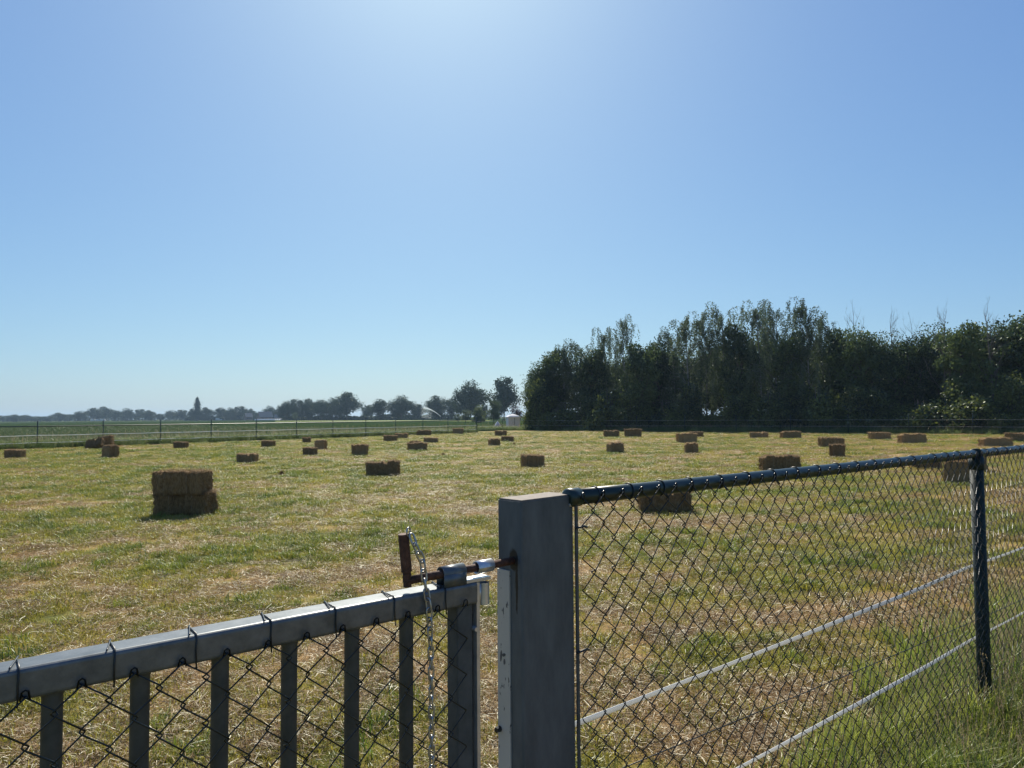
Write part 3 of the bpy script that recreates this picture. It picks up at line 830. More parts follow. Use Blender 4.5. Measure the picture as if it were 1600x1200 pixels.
bale(598, 620, 680.5, 690, 'bale by the far fence that hides the end of a smaller bale', 8, 0)
bale(617, 637, 677, 685, 'small bale by the far fence, its end hidden behind another bale', 8, 2)
bale(638, 657, 689.5, 700, 'dark bale peeping out behind the top of a rounded bale', -12, 3)
bale(635, 667, 692, 704, 'rounded hay bale with another bale peeping over its back', 10, 1)
bale(661, 684, 684, 692, 'rectangular bale just behind the rounded pair of bales', 5, 0)
bale(651, 673, 673, 680.5, 'low bale with a loose tuft at one end, against the fence grass', -4, 3)
bale(707, 724, 669.5, 678, 'small humped bale below the big round tree by the fence', 5, 1)
bale(762, 782, 686, 696.5, 'foremost bale of the three below the small white tent', 16, 3)
bale(783, 803, 682, 690.5, 'middle bale of the three below the small white tent', 3, 0)
bale(773, 792, 673, 681, 'rearmost bale of the three, right under the small white tent', 4, 2)
bale(814, 851, 711, 730.5, 'hay bale with a pale top standing beyond the steel gatepost', 4, 0)
bale(944, 968, 673, 683, 'low rounded bale at the edge of the wood shade beside a taller one', 0, 2)
bale(977, 1003, 671, 683, 'taller bale with an overhanging top at the edge of the wood shade', -3, 1)
bale(949, 976, 693, 707.5, 'bale with a pale corner in front of the two shade-edge bales', 14, 3)
bale(1079, 1100, 675, 683, 'flat bale half hidden behind the flared-top bale', -4, 0)
bale(1059, 1090, 677.5, 692, 'wide bale with a flared top that half hides a flatter one', 4, 1)
bale(1071, 1094, 693, 708.5, 'squarish bale directly in front of the flared-top bale', -10, 3)
bale(1174, 1202, 675.5, 684.5, 'low brown bale at the shade edge between the flared and fringed bales', -5, 2)
bale(1222, 1253, 675, 685, 'bale with a fuzzy fringed outline at the edge of the wood shade', 3, 3)
bale(1284, 1321, 684, 699, 'long bale partly hidden behind a squarish pale bale', 3, 0)
bale(1298, 1327, 695, 714.5, 'squarish pale bale touching the long bale behind it', -28, 1)
bale(1362, 1393, 676, 687, 'low long bale at the shade edge, beyond the squarish pale bale', -3, 0)
bale(1409, 1449, 679, 692.5, 'longest shade-edge bale, just before the green fence post', -2, 3)
bale(1193, 1254, 714, 737, 'frayed long bale whose foot is cut off by the green top rail', -6, 3)
bale(1000, 1086, 765, 802, 'large bale seen through the mesh close to the steel gatepost', -6, 2)
bale(1430, 1476, 713, 733, 'bale seen through the mesh just under the rail before the post', -12, 0)
bale(1486, 1526, 722, 756, 'squarish bale half hidden by the green fence post', 52, 1, wid=0.62)
bale(1512, 1552, 710, 738, 'bale peeping out past the green fence post behind the mesh', -30, 0)
bale(1538, 1584, 685, 698, 'bale peeking over the rail just past the green fence post', -4, 3)
bale(1577, 1616, 677, 690, 'bale at the shade edge cut off by the picture edge', 2, 2)

# small heaps of dropped hay
def heap(px, py, wpx, label):
    P = on_level(px, py, 0); rng = np.random.default_rng(int(px)); n = 420
    wm = wpx * px_at(P.y) / 2
    a = rng.uniform(0, 2 * math.pi, n); r_ = np.abs(rng.normal(0, 0.45, n)) * wm
    z_ = np.maximum(0.004, 0.10 * np.exp(-(r_ / (0.6 * wm)) ** 2) * rng.random(n))
    C = np.stack([np.cos(a) * r_, np.sin(a) * r_ * 0.8, z_], 1)
    V = leaves(C, 0.16, 0.006, rng, axis=np.array([0, 0, 0.0]))
    V[..., 2] = np.maximum(np.abs(V[..., 2]), 0.002)
    o = obj('hay_clump', quad_mesh('hay_clump', V, [M['hay']]), None, (P.x, P.y, 0))
    tag(o, label, 'hay clump', 'dropped hay clumps')
heap(440, 742.5, 12, 'small dark clump of dropped hay in front of the three-bale cluster')
heap(803, 695, 7, 'tiny clump of dropped hay in front of the middle bale by the tents')
heap(693, 712.5, 11, 'flat clump of dropped hay between rounded bale and gatepost bale')

# ------------------------------------------------------------------ instanced grass (stuff)
def proto_collection(name, meshes):
    c = bpy.data.collections.new(name)
    for k, me in enumerate(meshes):
        c.objects.link(bpy.data.objects.new(f'{name}_{k:02d}', me))
    return c

def scatter(name, P, rot, scl, kind, coll, label=None):
    me = bpy.data.meshes.new(name)
    n = len(P)
    me.vertices.add(n); me.vertices.foreach_set('co', P.reshape(-1).astype(np.float32))
    a = me.attributes.new('turn', 'FLOAT_VECTOR', 'POINT'); a.data.foreach_set('vector', rot.reshape(-1).astype(np.float32))
    a = me.attributes.new('size', 'FLOAT_VECTOR', 'POINT'); a.data.foreach_set('vector', scl.reshape(-1).astype(np.float32))
    a = me.attributes.new('pick', 'INT', 'POINT'); a.data.foreach_set('value', kind.astype(np.int32))
    o = obj(name, me)
    g = bpy.data.node_groups.new(name + '_nodes', 'GeometryNodeTree')
    g.interface.new_socket('Geometry', in_out='INPUT', socket_type='NodeSocketGeometry')
    g.interface.new_socket('Geometry', in_out='OUTPUT', socket_type='NodeSocketGeometry')
    N = g.nodes; gi = N.new('NodeGroupInput'); go = N.new('NodeGroupOutput')
    iop = N.new('GeometryNodeInstanceOnPoints'); ci = N.new('GeometryNodeCollectionInfo')
    ci.inputs['Collection'].default_value = coll
    ci.inputs['Separate Children'].default_value = True; ci.inputs['Reset Children'].default_value = True
    def na(nm, ty):
        x = N.new('GeometryNodeInputNamedAttribute'); x.data_type = ty; x.inputs['Name'].default_value = nm
        return x.outputs['Attribute']
    g.links.new(gi.outputs[0], iop.inputs['Points']); g.links.new(ci.outputs[0], iop.inputs['Instance'])
    iop.inputs['Pick Instance'].default_value = True
    g.links.new(na('pick', 'INT'), iop.inputs['Instance Index'])
    g.links.new(na('turn', 'FLOAT_VECTOR'), iop.inputs['Rotation']); g.links.new(na('size', 'FLOAT_VECTOR'), iop.inputs['Scale'])
    g.links.new(iop.outputs[0], go.inputs[0])
    md = o.modifiers.new('scatter', 'NODES'); md.node_group = g
    tag(o, label, None, None, 'stuff')
    return o

def blades(rng, n, spread, hmin, hmax, wd, lean, droop=0.3):
    """upright blades: two quads each, bent over"""
    a = rng.uniform(0, 2 * math.pi, n); r_ = spread * np.sqrt(rng.random(n))
    base = np.stack([np.cos(a) * r_, np.sin(a) * r_, np.full(n, -0.006)], 1)
    h = rng.uniform(hmin, hmax, (n, 1))
    th = rng.uniform(0, 2 * math.pi, n)
    d = np.stack([np.cos(th), np.sin(th), np.zeros(n)], 1)
    ln_ = rng.uniform(0.1, lean, (n, 1))
    mid = base + np.array([0, 0, 1.0]) * h * 0.6 + d * h * ln_ * 0.4
    tip = base + np.array([0, 0, 1.0]) * h * (1 - droop * rng.random((n, 1))) + d * h * ln_ * 1.1
    s = np.stack([-np.sin(th + rng.normal(0, .6, n)), np.cos(th), np.zeros(n)], 1) * wd * rng.uniform(0.6, 1.3, (n, 1)) / 2
    A = np.stack([base - s, base + s, mid + s * 0.85, mid - s * 0.85], 1)
    B = np.stack([mid - s * 0.85, mid + s * 0.85, tip + s * 0.12, tip - s * 0.12], 1)
    return np.concatenate([A, B], 0)

def strands(rng, n, spread, lmin, lmax, wd, zmax):
    a = rng.uniform(0, 2 * math.pi, n); r_ = spread * np.sqrt(rng.random(n))
    c = np.stack([np.cos(a) * r_, np.sin(a) * r_, rng.uniform(0.004, zmax, n)], 1)
    th = rng.uniform(0, 2 * math.pi, n); tl = rng.normal(0, 0.22, n)
    d = np.stack([np.cos(th) * np.cos(tl), np.sin(th) * np.cos(tl), np.sin(tl)], 1)
    L = rng.uniform(lmin, lmax, (n, 1)) / 2
    s = np.stack([-np.sin(th), np.cos(th), rng.normal(0, 0.5, n)], 1); s = unit(s) * wd * rng.uniform(0.6, 1.4, (n, 1)) / 2
    bow = np.stack([np.zeros(n), np.zeros(n), rng.uniform(-0.004, 0.012, n)], 1)
    sidebow = np.cross(d, np.array([0, 0, 1.0])) * rng.normal(0, 0.10, (n, 1)) * L
    m_ = c + bow + sidebow
    A = np.stack([c - d * L - s, c - d * L + s, m_ + s, m_ - s], 1)
    B = np.stack([m_ - s, m_ + s, c + d * L + s * .5, c + d * L - s * .5], 1)
    V = np.concatenate([A, B], 0); V[..., 2] = np.maximum(V[..., 2], 0.001)
    return V

rg = np.random.default_rng(3)
green_p = proto_collection('mown_tuft', [quad_mesh('mown_tuft', blades(rg, 85, 0.10, 0.018, 0.058, 0.0036, 1.1), [M['grass']]) for _ in range(5)])
lush_p = proto_collection('lush_tuft', [quad_mesh('lush_tuft', blades(rg, 80, 0.085, 0.03, 0.095, 0.0045, 0.9), [M['lush']]) for _ in range(4)])
straw_p = proto_collection('straw_litter', [quad_mesh('straw_litter', strands(rg, 95, 0.13, 0.015, 0.085, 0.0023, 0.03), [M['straw']]) for _ in range(6)])

def field_points(dens_near, power, ymin, ymax, rng, ref=4.0):
    """points over the visible field; density falls with distance"""
    out = []
    edges = np.concatenate([[ymin], np.exp(np.linspace(math.log(ymin + 0.5), math.log(ymax), 26))])
    for y0, y1 in zip(edges[:-1], edges[1:]):
        ym = (y0 + y1) / 2
        dens = dens_near * min(1.0, (ref / max(ym, 0.1)) ** power)
        half = 0.86 * y1 + 1.2
        n = int(dens * (y1 - y0) * 2 * half)
        out.append(np.stack([rng.uniform(-half, half, n), rng.uniform(y0, y1, n)], 1))
    return np.concatenate(out, 0)

# field limits: inside the far fence, the wood edge and clear of nothing else
def inside(x, y):
    # left of far fence line
    n_ = Vector((-FFD.y, FFD.x, 0))
    d = (x - FFA.x) * n_.x + (y - FFA.y) * n_.y
    wy = np.interp(x, [-5, 0, 12.4, 33.4, 45], [82, 80, 69, 53, 44])
    return (d < -0.3) & (y < wy - 1.0)

def spread_over(name, coll, nk, dens, power, sel, smin, smax, seed, grow, label, ymax=70):
    rng = np.random.default_rng(seed)
    XY = field_points(dens, power, 1.2, ymax, rng)
    x, y = XY[:, 0], XY[:, 1]
    d = dryness(x, y)
    keep = sel(d, rng.random(len(d))) & inside(x, y)
    x, y = x[keep], y[keep]; n = len(x)
    P = np.stack([x, y, relief(x, y)], 1)
    rot = np.stack([rng.normal(0, .08, n), rng.normal(0, .08, n), rng.uniform(0, 6.28, n)], 1)
    s = rng.uniform(smin, smax, n) * (1 + np.clip((y - 5) / 12, 0, grow))
    S = np.stack([s, s, s * rng.uniform(0.75, 1.2, n) / (1 + np.clip((y - 5) / 12, 0, grow)) ** 0.6], 1)
    return scatter(name, P, rot, S, rng.integers(0, nk, n), coll, label)

spread_over('mown_grass', green_p, 5, 115, 1.15, lambda d, u: u > d * 0.9 - 0.18, 0.8, 1.3, 21, 1.2, 'short mown grass of the hay field')
spread_over('lush_grass', lush_p, 4, 46, 1.25, lambda d, u: (d < 0.38) & (u > d * 2.0), 0.7, 1.2, 22, 1.5, 'greener grass tufts between the straw')
spread_over('straw_litter', straw_p, 6, 110, 1.15, lambda d, u: u < d * 1.05 + 0.02, 0.8, 1.3, 23, 0.7, 'loose dry straw left on the mown field')

# long grass: stalks with seed heads
def long_clump(rng, n, h, spread, heads, mat='longgrass'):
    V = blades(rng, n, spread, h * 0.35, h, 0.0048, 0.75, 0.35)
    mi = np.zeros(len(V))
    hs = []
    for k in range(heads):
        a = rng.uniform(0, 6.28); r_ = spread * rng.random()
        p = np.array([math.cos(a) * r_, math.sin(a) * r_, 0]); d = np.array([rng.normal(0, .16), rng.normal(0, .16), 1]); d /= np.linalg.norm(d)
        H = h * rng.uniform(0.95, 1.5); s = np.array([0.0011, 0.0005, 0])
        q = p + d * H
        hs.append(np.array([p - s, p + s, q + s * .6, q - s * .6]))
        for j in range(14):
            c = p + d * H * (0.84 + 0.16 * j / 13); w_ = rng.normal(0, 1, 3); w_ /= np.linalg.norm(w_)
            e = d * 0.012 + w_ * 0.008
            f = np.cross(d, w_) * 0.0022
            hs.append(np.array([c, c + e * .5 + f, c + e, c + e * .5 - f]))
    if hs:
        hs = np.array(hs); V = np.concatenate([V, hs], 0); mi = np.concatenate([mi, np.ones(len(hs))])
    return quad_mesh('long_grass', V, [M[mat], M['seedhead']], mi)
M['vergegrass'] = leaf_mat('verge_grass_blades', (0.07, 0.125, 0.030), (0.18, 0.22, 0.065), 0.45, gloss=0.04, scale=0.3)
verge_p = proto_collection('verge_tuft', [long_clump(rg, 60, 0.34, 0.09, 1, 'vergegrass') for _ in range(4)])
long_p = proto_collection('long_tuft', [long_clump(rg, 55, 0.34, 0.09, 2) for _ in range(6)])
def strip_points(A, D, N, t0, t1, n, spread, rng, bias=0.0):
    t = rng.uniform(t0, t1, n); o = rng.normal(bias, spread, n)
    return np.stack([A.x + D.x * t + N.x * o, A.y + D.y * t + N.y * o], 1), t
rng = np.random.default_rng(31)
XY, t = strip_points(F0, FD, FN, 0.9, 8.0, 2100, 0.22, rng, 0.02)
XY2, t2 = strip_points(F0, FD, FN, 1.2, 8.0, 2300, 0.40, rng, 0.55)
XY = np.concatenate([XY, XY2]); t = np.concatenate([t, t2])
keep = rng.random(len(t)) < np.clip((t - 1.1) / 1.3, 0.03, 1)
XY, t = XY[keep], t[keep]; n = len(t)
P = np.stack([XY[:, 0], XY[:, 1], relief(XY[:, 0], XY[:, 1])], 1)
s = rng.uniform(0.45, 1.05, n) * np.clip(0.45 + (t - 1.0) / 3.5, 0.4, 1.0)
scatter('long_grass', P, np.stack([rng.normal(0, .1, n), rng.normal(0, .1, n), rng.uniform(0, 6.28, n)], 1), np.stack([s, s, s * rng.uniform(.8, 1.25, n)], 1), rng.integers(0, 6, n), long_p, 'long seeding grass along the foot of the green fence')
# verge of the far fence and of the wood
pts = []
n_ = Vector((-FFD.y, FFD.x, 0))
XYa, _ = strip_points(FFA - FFD * 12, FFD, n_, 0, FFL + 16, 2600, 0.40, rng, 0.55)
XYb, _ = strip_points(FFA - FFD * 12, FFD, n_, 0, FFL + 16, 1700, 1.1, rng, 2.2)
pts += [XYa, XYb]
wp = [wood_pt(p, -1.2) for p in range(745, 1680, 12)]
for p in wp:
    k = 70
    pts.append(np.stack([p.x + rng.normal(0, 0.7, k), p.y + rng.normal(0.3, 0.9, k)], 1))
XY = np.concatenate(pts); n = len(XY)
s = rng.uniform(1.0, 1.9, n)
scatter('verge_grass', np.stack([XY[:, 0], XY[:, 1], np.zeros(n)], 1), np.stack([np.zeros(n), np.zeros(n), rng.uniform(0, 6.28, n)], 1), np.stack([s * 1.7, s * 1.7, s * rng.uniform(.7, 1.1, n)], 1), rng.integers(0, 4, n), verge_p, 'uncut grass verge under the far fence and the wood edge')

# crop field beyond the far fence
nfar = Vector((-FFD.y, FFD.x, 0))
A = FFA - FFD * 40 + nfar * 3.4; Bp = FFA + FFD * (FFL + 6) + nfar * 3.4
sheet('crop_field', [(A.x, A.y), (Bp.x, Bp.y), (60, 250), (120, 560), (-700, 560), (-520, 60)], -0.02, M['crop'])
M['bright_green'] = noise_mat('bright_meadow', (0.15, 0.19, 0.035), (0.24, 0.27, 0.06), 0.05, 0.9, spec=0.1)
MP = [at_depth(430, 655, 330), at_depth(760, 652, 240), at_depth(770, 652, 300), at_depth(430, 655, 430)]
sheet('meadow', [(p.x, p.y) for p in MP], 0.02, M['bright_green'])
# standing crop near the fence
cp = proto_collection('crop_plant', [quad_mesh('crop_plant', blades(rg, 40, 0.22, 0.15, 0.38, 0.012, 0.7), [leaf_mat('crop_blades', (0.045, 0.080, 0.026), (0.088, 0.128, 0.044), 0.4, scale=0.3)]) for _ in range(3)])
ncrop = 26000
tt = rng.uniform(-30, FFL + 12, ncrop); oo = 3.4 + 80 * rng.random(ncrop) ** 1.8
X = FFA.x + FFD.x * tt + nfar.x * oo; Yc = FFA.y + FFD.y * tt + nfar.y * oo
s = rng.uniform(0.8, 1.4, ncrop) * (1 + oo / 60)
scatter('crop_plants', np.stack([X, Yc, np.full(ncrop, -0.02)], 1), np.stack([np.zeros(ncrop), np.zeros(ncrop), rng.uniform(0, 6.28, ncrop)], 1), np.stack([s, s, s * 0.8], 1), rng.integers(0, 3, ncrop), cp, 'green crop standing beyond the far fence')

# ------------------------------------------------------------------ far fence
def far_fence(points, h_post, h_rail, label, group, name='rail_fence', rail=True, post_r=0.026):
    o0 = points[0]
    root = empty(name, o0); tag(root, label, 'fence', group)
    b = MB(); b.tube([(0, 0, -0.2), (0, 0, h_post - 0.004), (0, 0, h_post)], [post_r, post_r, post_r * 0.6], 8)
    me = b.mesh('post', M['pvc'], True)
    for p in points: obj('post', me, root, (p.x - o0.x, p.y - o0.y, 0))
    if rail:
        b = MB(); b.tube([Vector((p.x - o0.x, p.y - o0.y, h_rail)) for p in points], 0.028, 8)
        b.build('top_rail', M['pvc'], root, True)
    return root
K = 11
main = [FFA + FFD * (FFL * k / 10.0) for k in range(-1, 11)]
main = [Vector((p.x, p.y, 0)) for p in main] + [Vector((CORNER.x, CORNER.y, 0))]
far_fence(main, 1.46, 1.17, 'slim dark green rail fence between the hay field and the green crop', None)
c2_ = Vector((CORNER.x, CORNER.y, 0))
wf = [c2_ + (Vector((wood_pt(785, -3).x, wood_pt(785, -3).y, 0)) - c2_) * k / 1.0 for k in (0, 1)]
wf[0] = c2_ + FFD * 0.12
wood_posts = wf + [Vector((wood_pt(p, -2.6).x, wood_pt(p, -2.6).y, 0)) for p in (855, 925, 995, 1070, 1150, 1235, 1325, 1420, 1520, 1630)]
far_fence(wood_posts, 1.5, 1.17, 'dark green post fence along the foot of the shady wood', None, rail=False)
def far_tape(P, h, label, group, wd=0.034):
    pts = []
    for a, b_ in zip(P[:-1], P[1:]):
        for q in np.linspace(0, 1, 7)[:-1]:
            p = a.lerp(b_, q); pts.append(Vector((p.x, p.y, h - 0.02 * math.sin(math.pi * q))))
    pts.append(Vector((P[-1].x, P[-1].y, h)))
    nn = FFD.cross(Vector((0, 0, 1)))
    return tape('electric_fence_tape', [p + nn * 0.035 for p in pts], wd, label, group)
far_tape(main, 0.70, 'upper white tape on the far rail fence before the green crop', 'white tapes on the far fence')
far_tape(main, 0.32, 'lower white tape on the far rail fence, sunk in verge grass', 'white tapes on the far fence')
far_tape(wood_posts, 1.05, 'upper white tape along the foot of the wood, mostly in shade', 'white tapes along the wood', 0.009)
far_tape(wood_posts, 0.55, 'lower white tape along the foot of the wood, mostly in shade', 'white tapes along the wood', 0.009)

# ------------------------------------------------------------------ trees
def trunk_tube(b, H, r0, r1, bend, rng, n=8, z0=-0.1):
    pts = []; x = y = 0
    for k in range(9):
        q = k / 8
        pts.append(Vector((bend * math.sin(q * 2.2) * 0.5 + rng.normal(0, 0.012) * H * 0.1, bend * 0.4 * math.sin(q * 3 + 1) + rng.normal(0, 0.012) * H * 0.1, z0 + (H - z0) * q)))
    b.tube(pts, [r0 * (1 - k / 8) + r1 * k / 8 for k in range(9)], n)
    return pts
def pt_on(pts, q):
    i = min(int(q * 8), 7); return pts[i].lerp(pts[i + 1], q * 8 - i)

def make_broad(seed, H=10.0, W=6.0, base=0.15, nlobe=26, nleaf=9000, leaf=0.24, mat='leaf_wood', flat=1.0, bark='bark', open_=0.0):
    rng = np.random.default_rng(seed); b = MB()
    tp = trunk_tube(b, H * 0.82, 0.017 * H, 0.004 * H, 0.03 * H, rng)
    zc = H * (base + 1) / 2; hz = H * (1 - base) / 2
    lob = []
    for k in range(nlobe):
        u = unit(rng.normal(size=3)); q = rng.uniform(0.40, 0.95)
        rl = rng.uniform(0.15, 0.38) * W / 2 * 1.25
        c = np.array([u[0] * (W / 2 - rl * .6) * q, u[1] * (W / 2 - rl * .6) * q, zc + u[2] * (hz - rl * .7) * (q + 0.1)])
        # narrower towards the top and foot
        f = 1 - 0.35 * max(0, (c[2] - zc) / hz) ** 2
        c[:2] *= f
        lob.append((c, rl))
        a = pt_on(tp, min(0.95, max(0.15, (c[2] - 0.25 * W * rng.random()) / (H * 0.82) * 0.85)))
        e = Vector(c); m_ = a.lerp(e, 0.55) + Vector((0, 0, -0.04 * H * rng.random()))
        b.tube([a, m_, e], [0.006 * H * 0.9, 0.004 * H, 0.0012 * H], 5)
    C = []
    per = nleaf // nlobe
    for c, rl in lob:
        u = unit(rng.normal(size=(per, 3))); q = np.clip(rng.normal(0.9, 0.22, (per, 1)), 0.1, 1.5)
        C.append(c + u * q * rl * np.array([1.1, 1.1, 0.85 * flat]))
    C = np.concatenate(C); C = C[C[:, 2] > 0.05 + base * H * 0.5]
    V = leaves(C, leaf, leaf * 0.62, rng)
    return b.mesh('trunk', M[bark], True), quad_mesh('crown', V, [M[mat]])

def make_birch(seed, H=10.5, nbr=52, mat='leaf_birch', leaf=0.14, spreadk=0.235, thin=1.35):
    rng = np.random.default_rng(seed); b = MB()
    tp = trunk_tube(b, H * 0.97, 0.0095 * H, 0.0016 * H, 0.035 * H, rng)
    C = []
    for k in range(nbr):
        q = 0.14 + 0.84 * (k / (nbr - 1)) ** 0.85
        a = pt_on(tp, min(q, 0.995)); th = rng.uniform(0, 6.28)
        Lb = H * spreadk * (1.08 - q * 0.52) * rng.uniform(0.45, 1.3)
        d = Vector((math.cos(th), math.sin(th), 0))
        p1 = a + d * Lb * 0.5 + Vector((0, 0, Lb * 0.55)); p2 = a + d * Lb * 0.9 + Vector((0, 0, Lb * 0.62)); p3 = a + d * Lb * 1.08 + Vector((0, 0, Lb * 0.25))
        b.tube([a, p1, p2, p3], [0.0028 * H * (1.1 - q * .6), 0.002 * H * (1.1 - q * .6), 0.0011 * H, 0.0005 * H], 4)
        for j in range(int(rng.integers(6, 10) * thin)):
            s = rng.uniform(0.25, 1.0)
            o = (a.lerp(p1, s / 0.45) if s < 0.45 else p1.lerp(p2, (s - .45) / .3) if s < .75 else p2.lerp(p3, (s - .75) / .25))
            ls = rng.uniform(0.35, 1.0) * H * 0.13
            m_ = int(ls / 0.042)
            zz = np.linspace(0, 1, m_)
            sway = rng.normal(0, 0.13, 2) * ls
            st = np.stack([o.x + sway[0] * zz ** 2 + rng.normal(0, .09, m_), o.y + sway[1] * zz ** 2 + rng.normal(0, .09, m_), o.z + 0.1 - ls * zz + rng.normal(0, 0.03, m_)], 1)
            C.append(st)
    C = np.concatenate(C); C = C[C[:, 2] > 0.3]
    V = leaves(C, leaf, leaf * 0.62, rng, axis=np.array([0, 0, -0.7]))
    return b.mesh('trunk', M['birch_bark'], True), quad_mesh('crown', V, [M[mat]])

def make_shrub(seed, H=4.5, W=4.2, nleaf=5200, leaf=0.21, mat='leaf_shrub'):
    rng = np.random.default_rng(seed); b = MB(); C = []
    for k in range(7):
        a = rng.uniform(0, 6.28); r_ = rng.uniform(0.1, 0.4)
        p0 = Vector((math.cos(a) * r_, math.sin(a) * r_, -0.1)); p2 = Vector((math.cos(a) * W * .3 * rng.random(), math.sin(a) * W * .3 * rng.random(), H * rng.uniform(.5, .85)))
        b.tube([p0, p0.lerp(p2, .5) + Vector((rng.normal(0, .1), rng.normal(0, .1), 0)), p2], [0.05, 0.035, 0.012], 6)
    for k in range(22):
        u = unit(rng.normal(size=3)); u[2] = abs(u[2]); q = rng.uniform(0.35, 0.9)
        c = np.array([u[0] * W / 2 * q, u[1] * W / 2 * q, 0.5 + u[2] * (H - 1.0) * rng.uniform(0.15, 1.0)]); rl = rng.uniform(0.5, 0.95)
        n = nleaf // 22
        uu = unit(rng.normal(size=(n, 3))); C.append(c + uu * np.clip(rng.normal(.85, .25, (n, 1)), .1, 1.5) * rl)
    C = np.concatenate(C); C = C[C[:, 2] > 0.08]
    return b.mesh('trunk', M['bark'], True), quad_mesh('crown', leaves(C, leaf, leaf * 0.68, rng), [M[mat]])

def make_bare(seed, H=10.0):
    rng = np.random.default_rng(seed); b = MB(); tw = MB()
    tp = trunk_tube(b, H * 0.95, 0.011 * H, 0.002 * H, 0.05 * H, rng)
    def br(p, d, L, r_, dep):
        pts = [p]; dd = d.copy()
        for k in range(4):
            dd = (dd + Vector((rng.normal(0, .16), rng.normal(0, .16), 0.10 + rng.normal(0, .08)))).normalized()
            pts.append(pts[-1] + dd * L / 4)
        tw.tube(pts, [r_, r_ * .8, r_ * .6, r_ * .42, r_ * .25], 4)
        if dep > 0:
            for k in range(4):
                i = int(rng.integers(1, 5)); u = Vector(unit(rng.normal(size=3)))
                br(pts[i], (dd + u * 0.8 + Vector((0, 0, .3))).normalized(), L * rng.uniform(.4, .6), r_ * .5, dep - 1)
    for k in range(17):
        q = 0.3 + 0.68 * k / 16; th = rng.uniform(0, 6.28)
        br(pt_on(tp, q), Vector((math.cos(th), math.sin(th), 1.1)).normalized(), H * 0.24 * (1.2 - q * .7), 0.0036 * H * (1.2 - q * .7), 2)
    return b.mesh('trunk', M['dead_wood'], True), tw.mesh('branches', M['dead_wood'], True)

def make_poplar(seed, H=22.0):
    rng = np.random.default_rng(seed); b = MB()
    trunk_tube(b, H * 0.95, 0.012 * H, 0.002 * H, 0.1, rng); C = []
    for k in range(60):
        z_ = H * (0.10 + 0.9 * k / 59); w_ = 0.075 * H * math.sin(math.pi * min(1, (0.12 + 0.88 * k / 59) * 0.97)) ** 0.6 * rng.uniform(.75, 1.15)
        n = 110; u = rng.normal(size=(n, 3)); C.append(np.array([0, 0, z_]) + u * np.array([w_ * .5, w_ * .5, H * .022]))
    return b.mesh('trunk', M['bark'], True), quad_mesh('crown', leaves(np.concatenate(C), 0.5, 0.32, rng), [M['leaf_far']])

KINDS = {
    'birch': [(10.5, 4.6, make_birch(101)), (10.5, 4.6, make_birch(102, nbr=46, spreadk=0.26)), (10.5, 4.0, make_birch(103, nbr=42, spreadk=0.21, thin=1.15))],
    'broad': [(10.0, 6.0, make_broad(201, base=0.08, nleaf=9000)), (10.0, 6.0, make_broad(202, base=0.05, nlobe=34, nleaf=10000, leaf=0.2)), (10.0, 6.0, make_broad(203, base=0.10, nlobe=22, nleaf=8000, leaf=0.27))],
    'shrub': [(4.5, 4.2, make_shrub(301)), (4.5, 4.2, make_shrub(302, leaf=0.26, nleaf=4200)), (4.5, 4.2, make_shrub(303, leaf=0.17, nleaf=6400))],
    'bare': [(10.0, 4.0, make_bare(401)), (10.0, 4.0, make_bare(402))],
    'far': [(15.0, 13.0, make_broad(501, 15, 13, 0.04, 40, 8500, 0.6, 'leaf_far')), (15.0, 13.0, make_broad(502, 15, 13, 0.07, 32, 7600, 0.62, 'leaf_far')), (15.0, 13.0, make_broad(503, 15, 13, 0.02, 46, 9000, 0.55, 'leaf_far')), (15.0, 13.0, make_broad(504, 15, 13, 0.10, 26, 6400, 0.62, 'leaf_far'))],
    'poplar': [(22.0, 3.4, make_poplar(601))],
    'pale': [(6.0, 4.5, make_broad(701, 6, 4.5, 0.03, 24, 6000, 0.2, 'leaf_pale'))],
    'red': [(6.0, 5.0, make_broad(702, 6, 5.0, 0.03, 22, 5000, 0.2, 'leaf_red'))],
}
SHARED = {}
def tree(name, kind, var, P, H, W, label, cat='tree', group=None, rz=None, crown_name='crown'):
    h0, w0, (tm, cm) = KINDS[kind][var % len(KINDS[kind])]
    root = empty(name, P, random.uniform(0, 6.28) if rz is None else rz)
    root.scale = (W / w0, W / w0, H / h0)
    obj('trunk', tm, root); obj('branches' if kind == 'bare' else crown_name, cm, root)
    tag(root, label, cat, group)
    return root

ORD = ['first', 'second', 'third', 'fourth', 'fifth', 'sixth', 'seventh', 'eighth', 'ninth', 'tenth', 'eleventh', 'twelfth', 'thirteenth', 'fourteenth', 'fifteenth', 'sixteenth', 'seventeenth', 'eighteenth', 'nineteenth', 'twentieth',
       'twenty-first', 'twenty-second', 'twenty-third', 'twenty-fourth', 'twenty-fifth', 'twenty-sixth', 'twenty-seventh', 'twenty-eighth', 'twenty-ninth', 'thirtieth', 'thirty-first', 'thirty-second', 'thirty-third', 'thirty-fourth', 'thirty-fifth', 'thirty-sixth', 'thirty-seventh', 'thirty-eighth', 'thirty-ninth', 'fortieth']

def horizon(px): return 656.6 - 0.0075 * px
def height_for(px, ytop, Y): return at_depth(px, ytop, Y).z

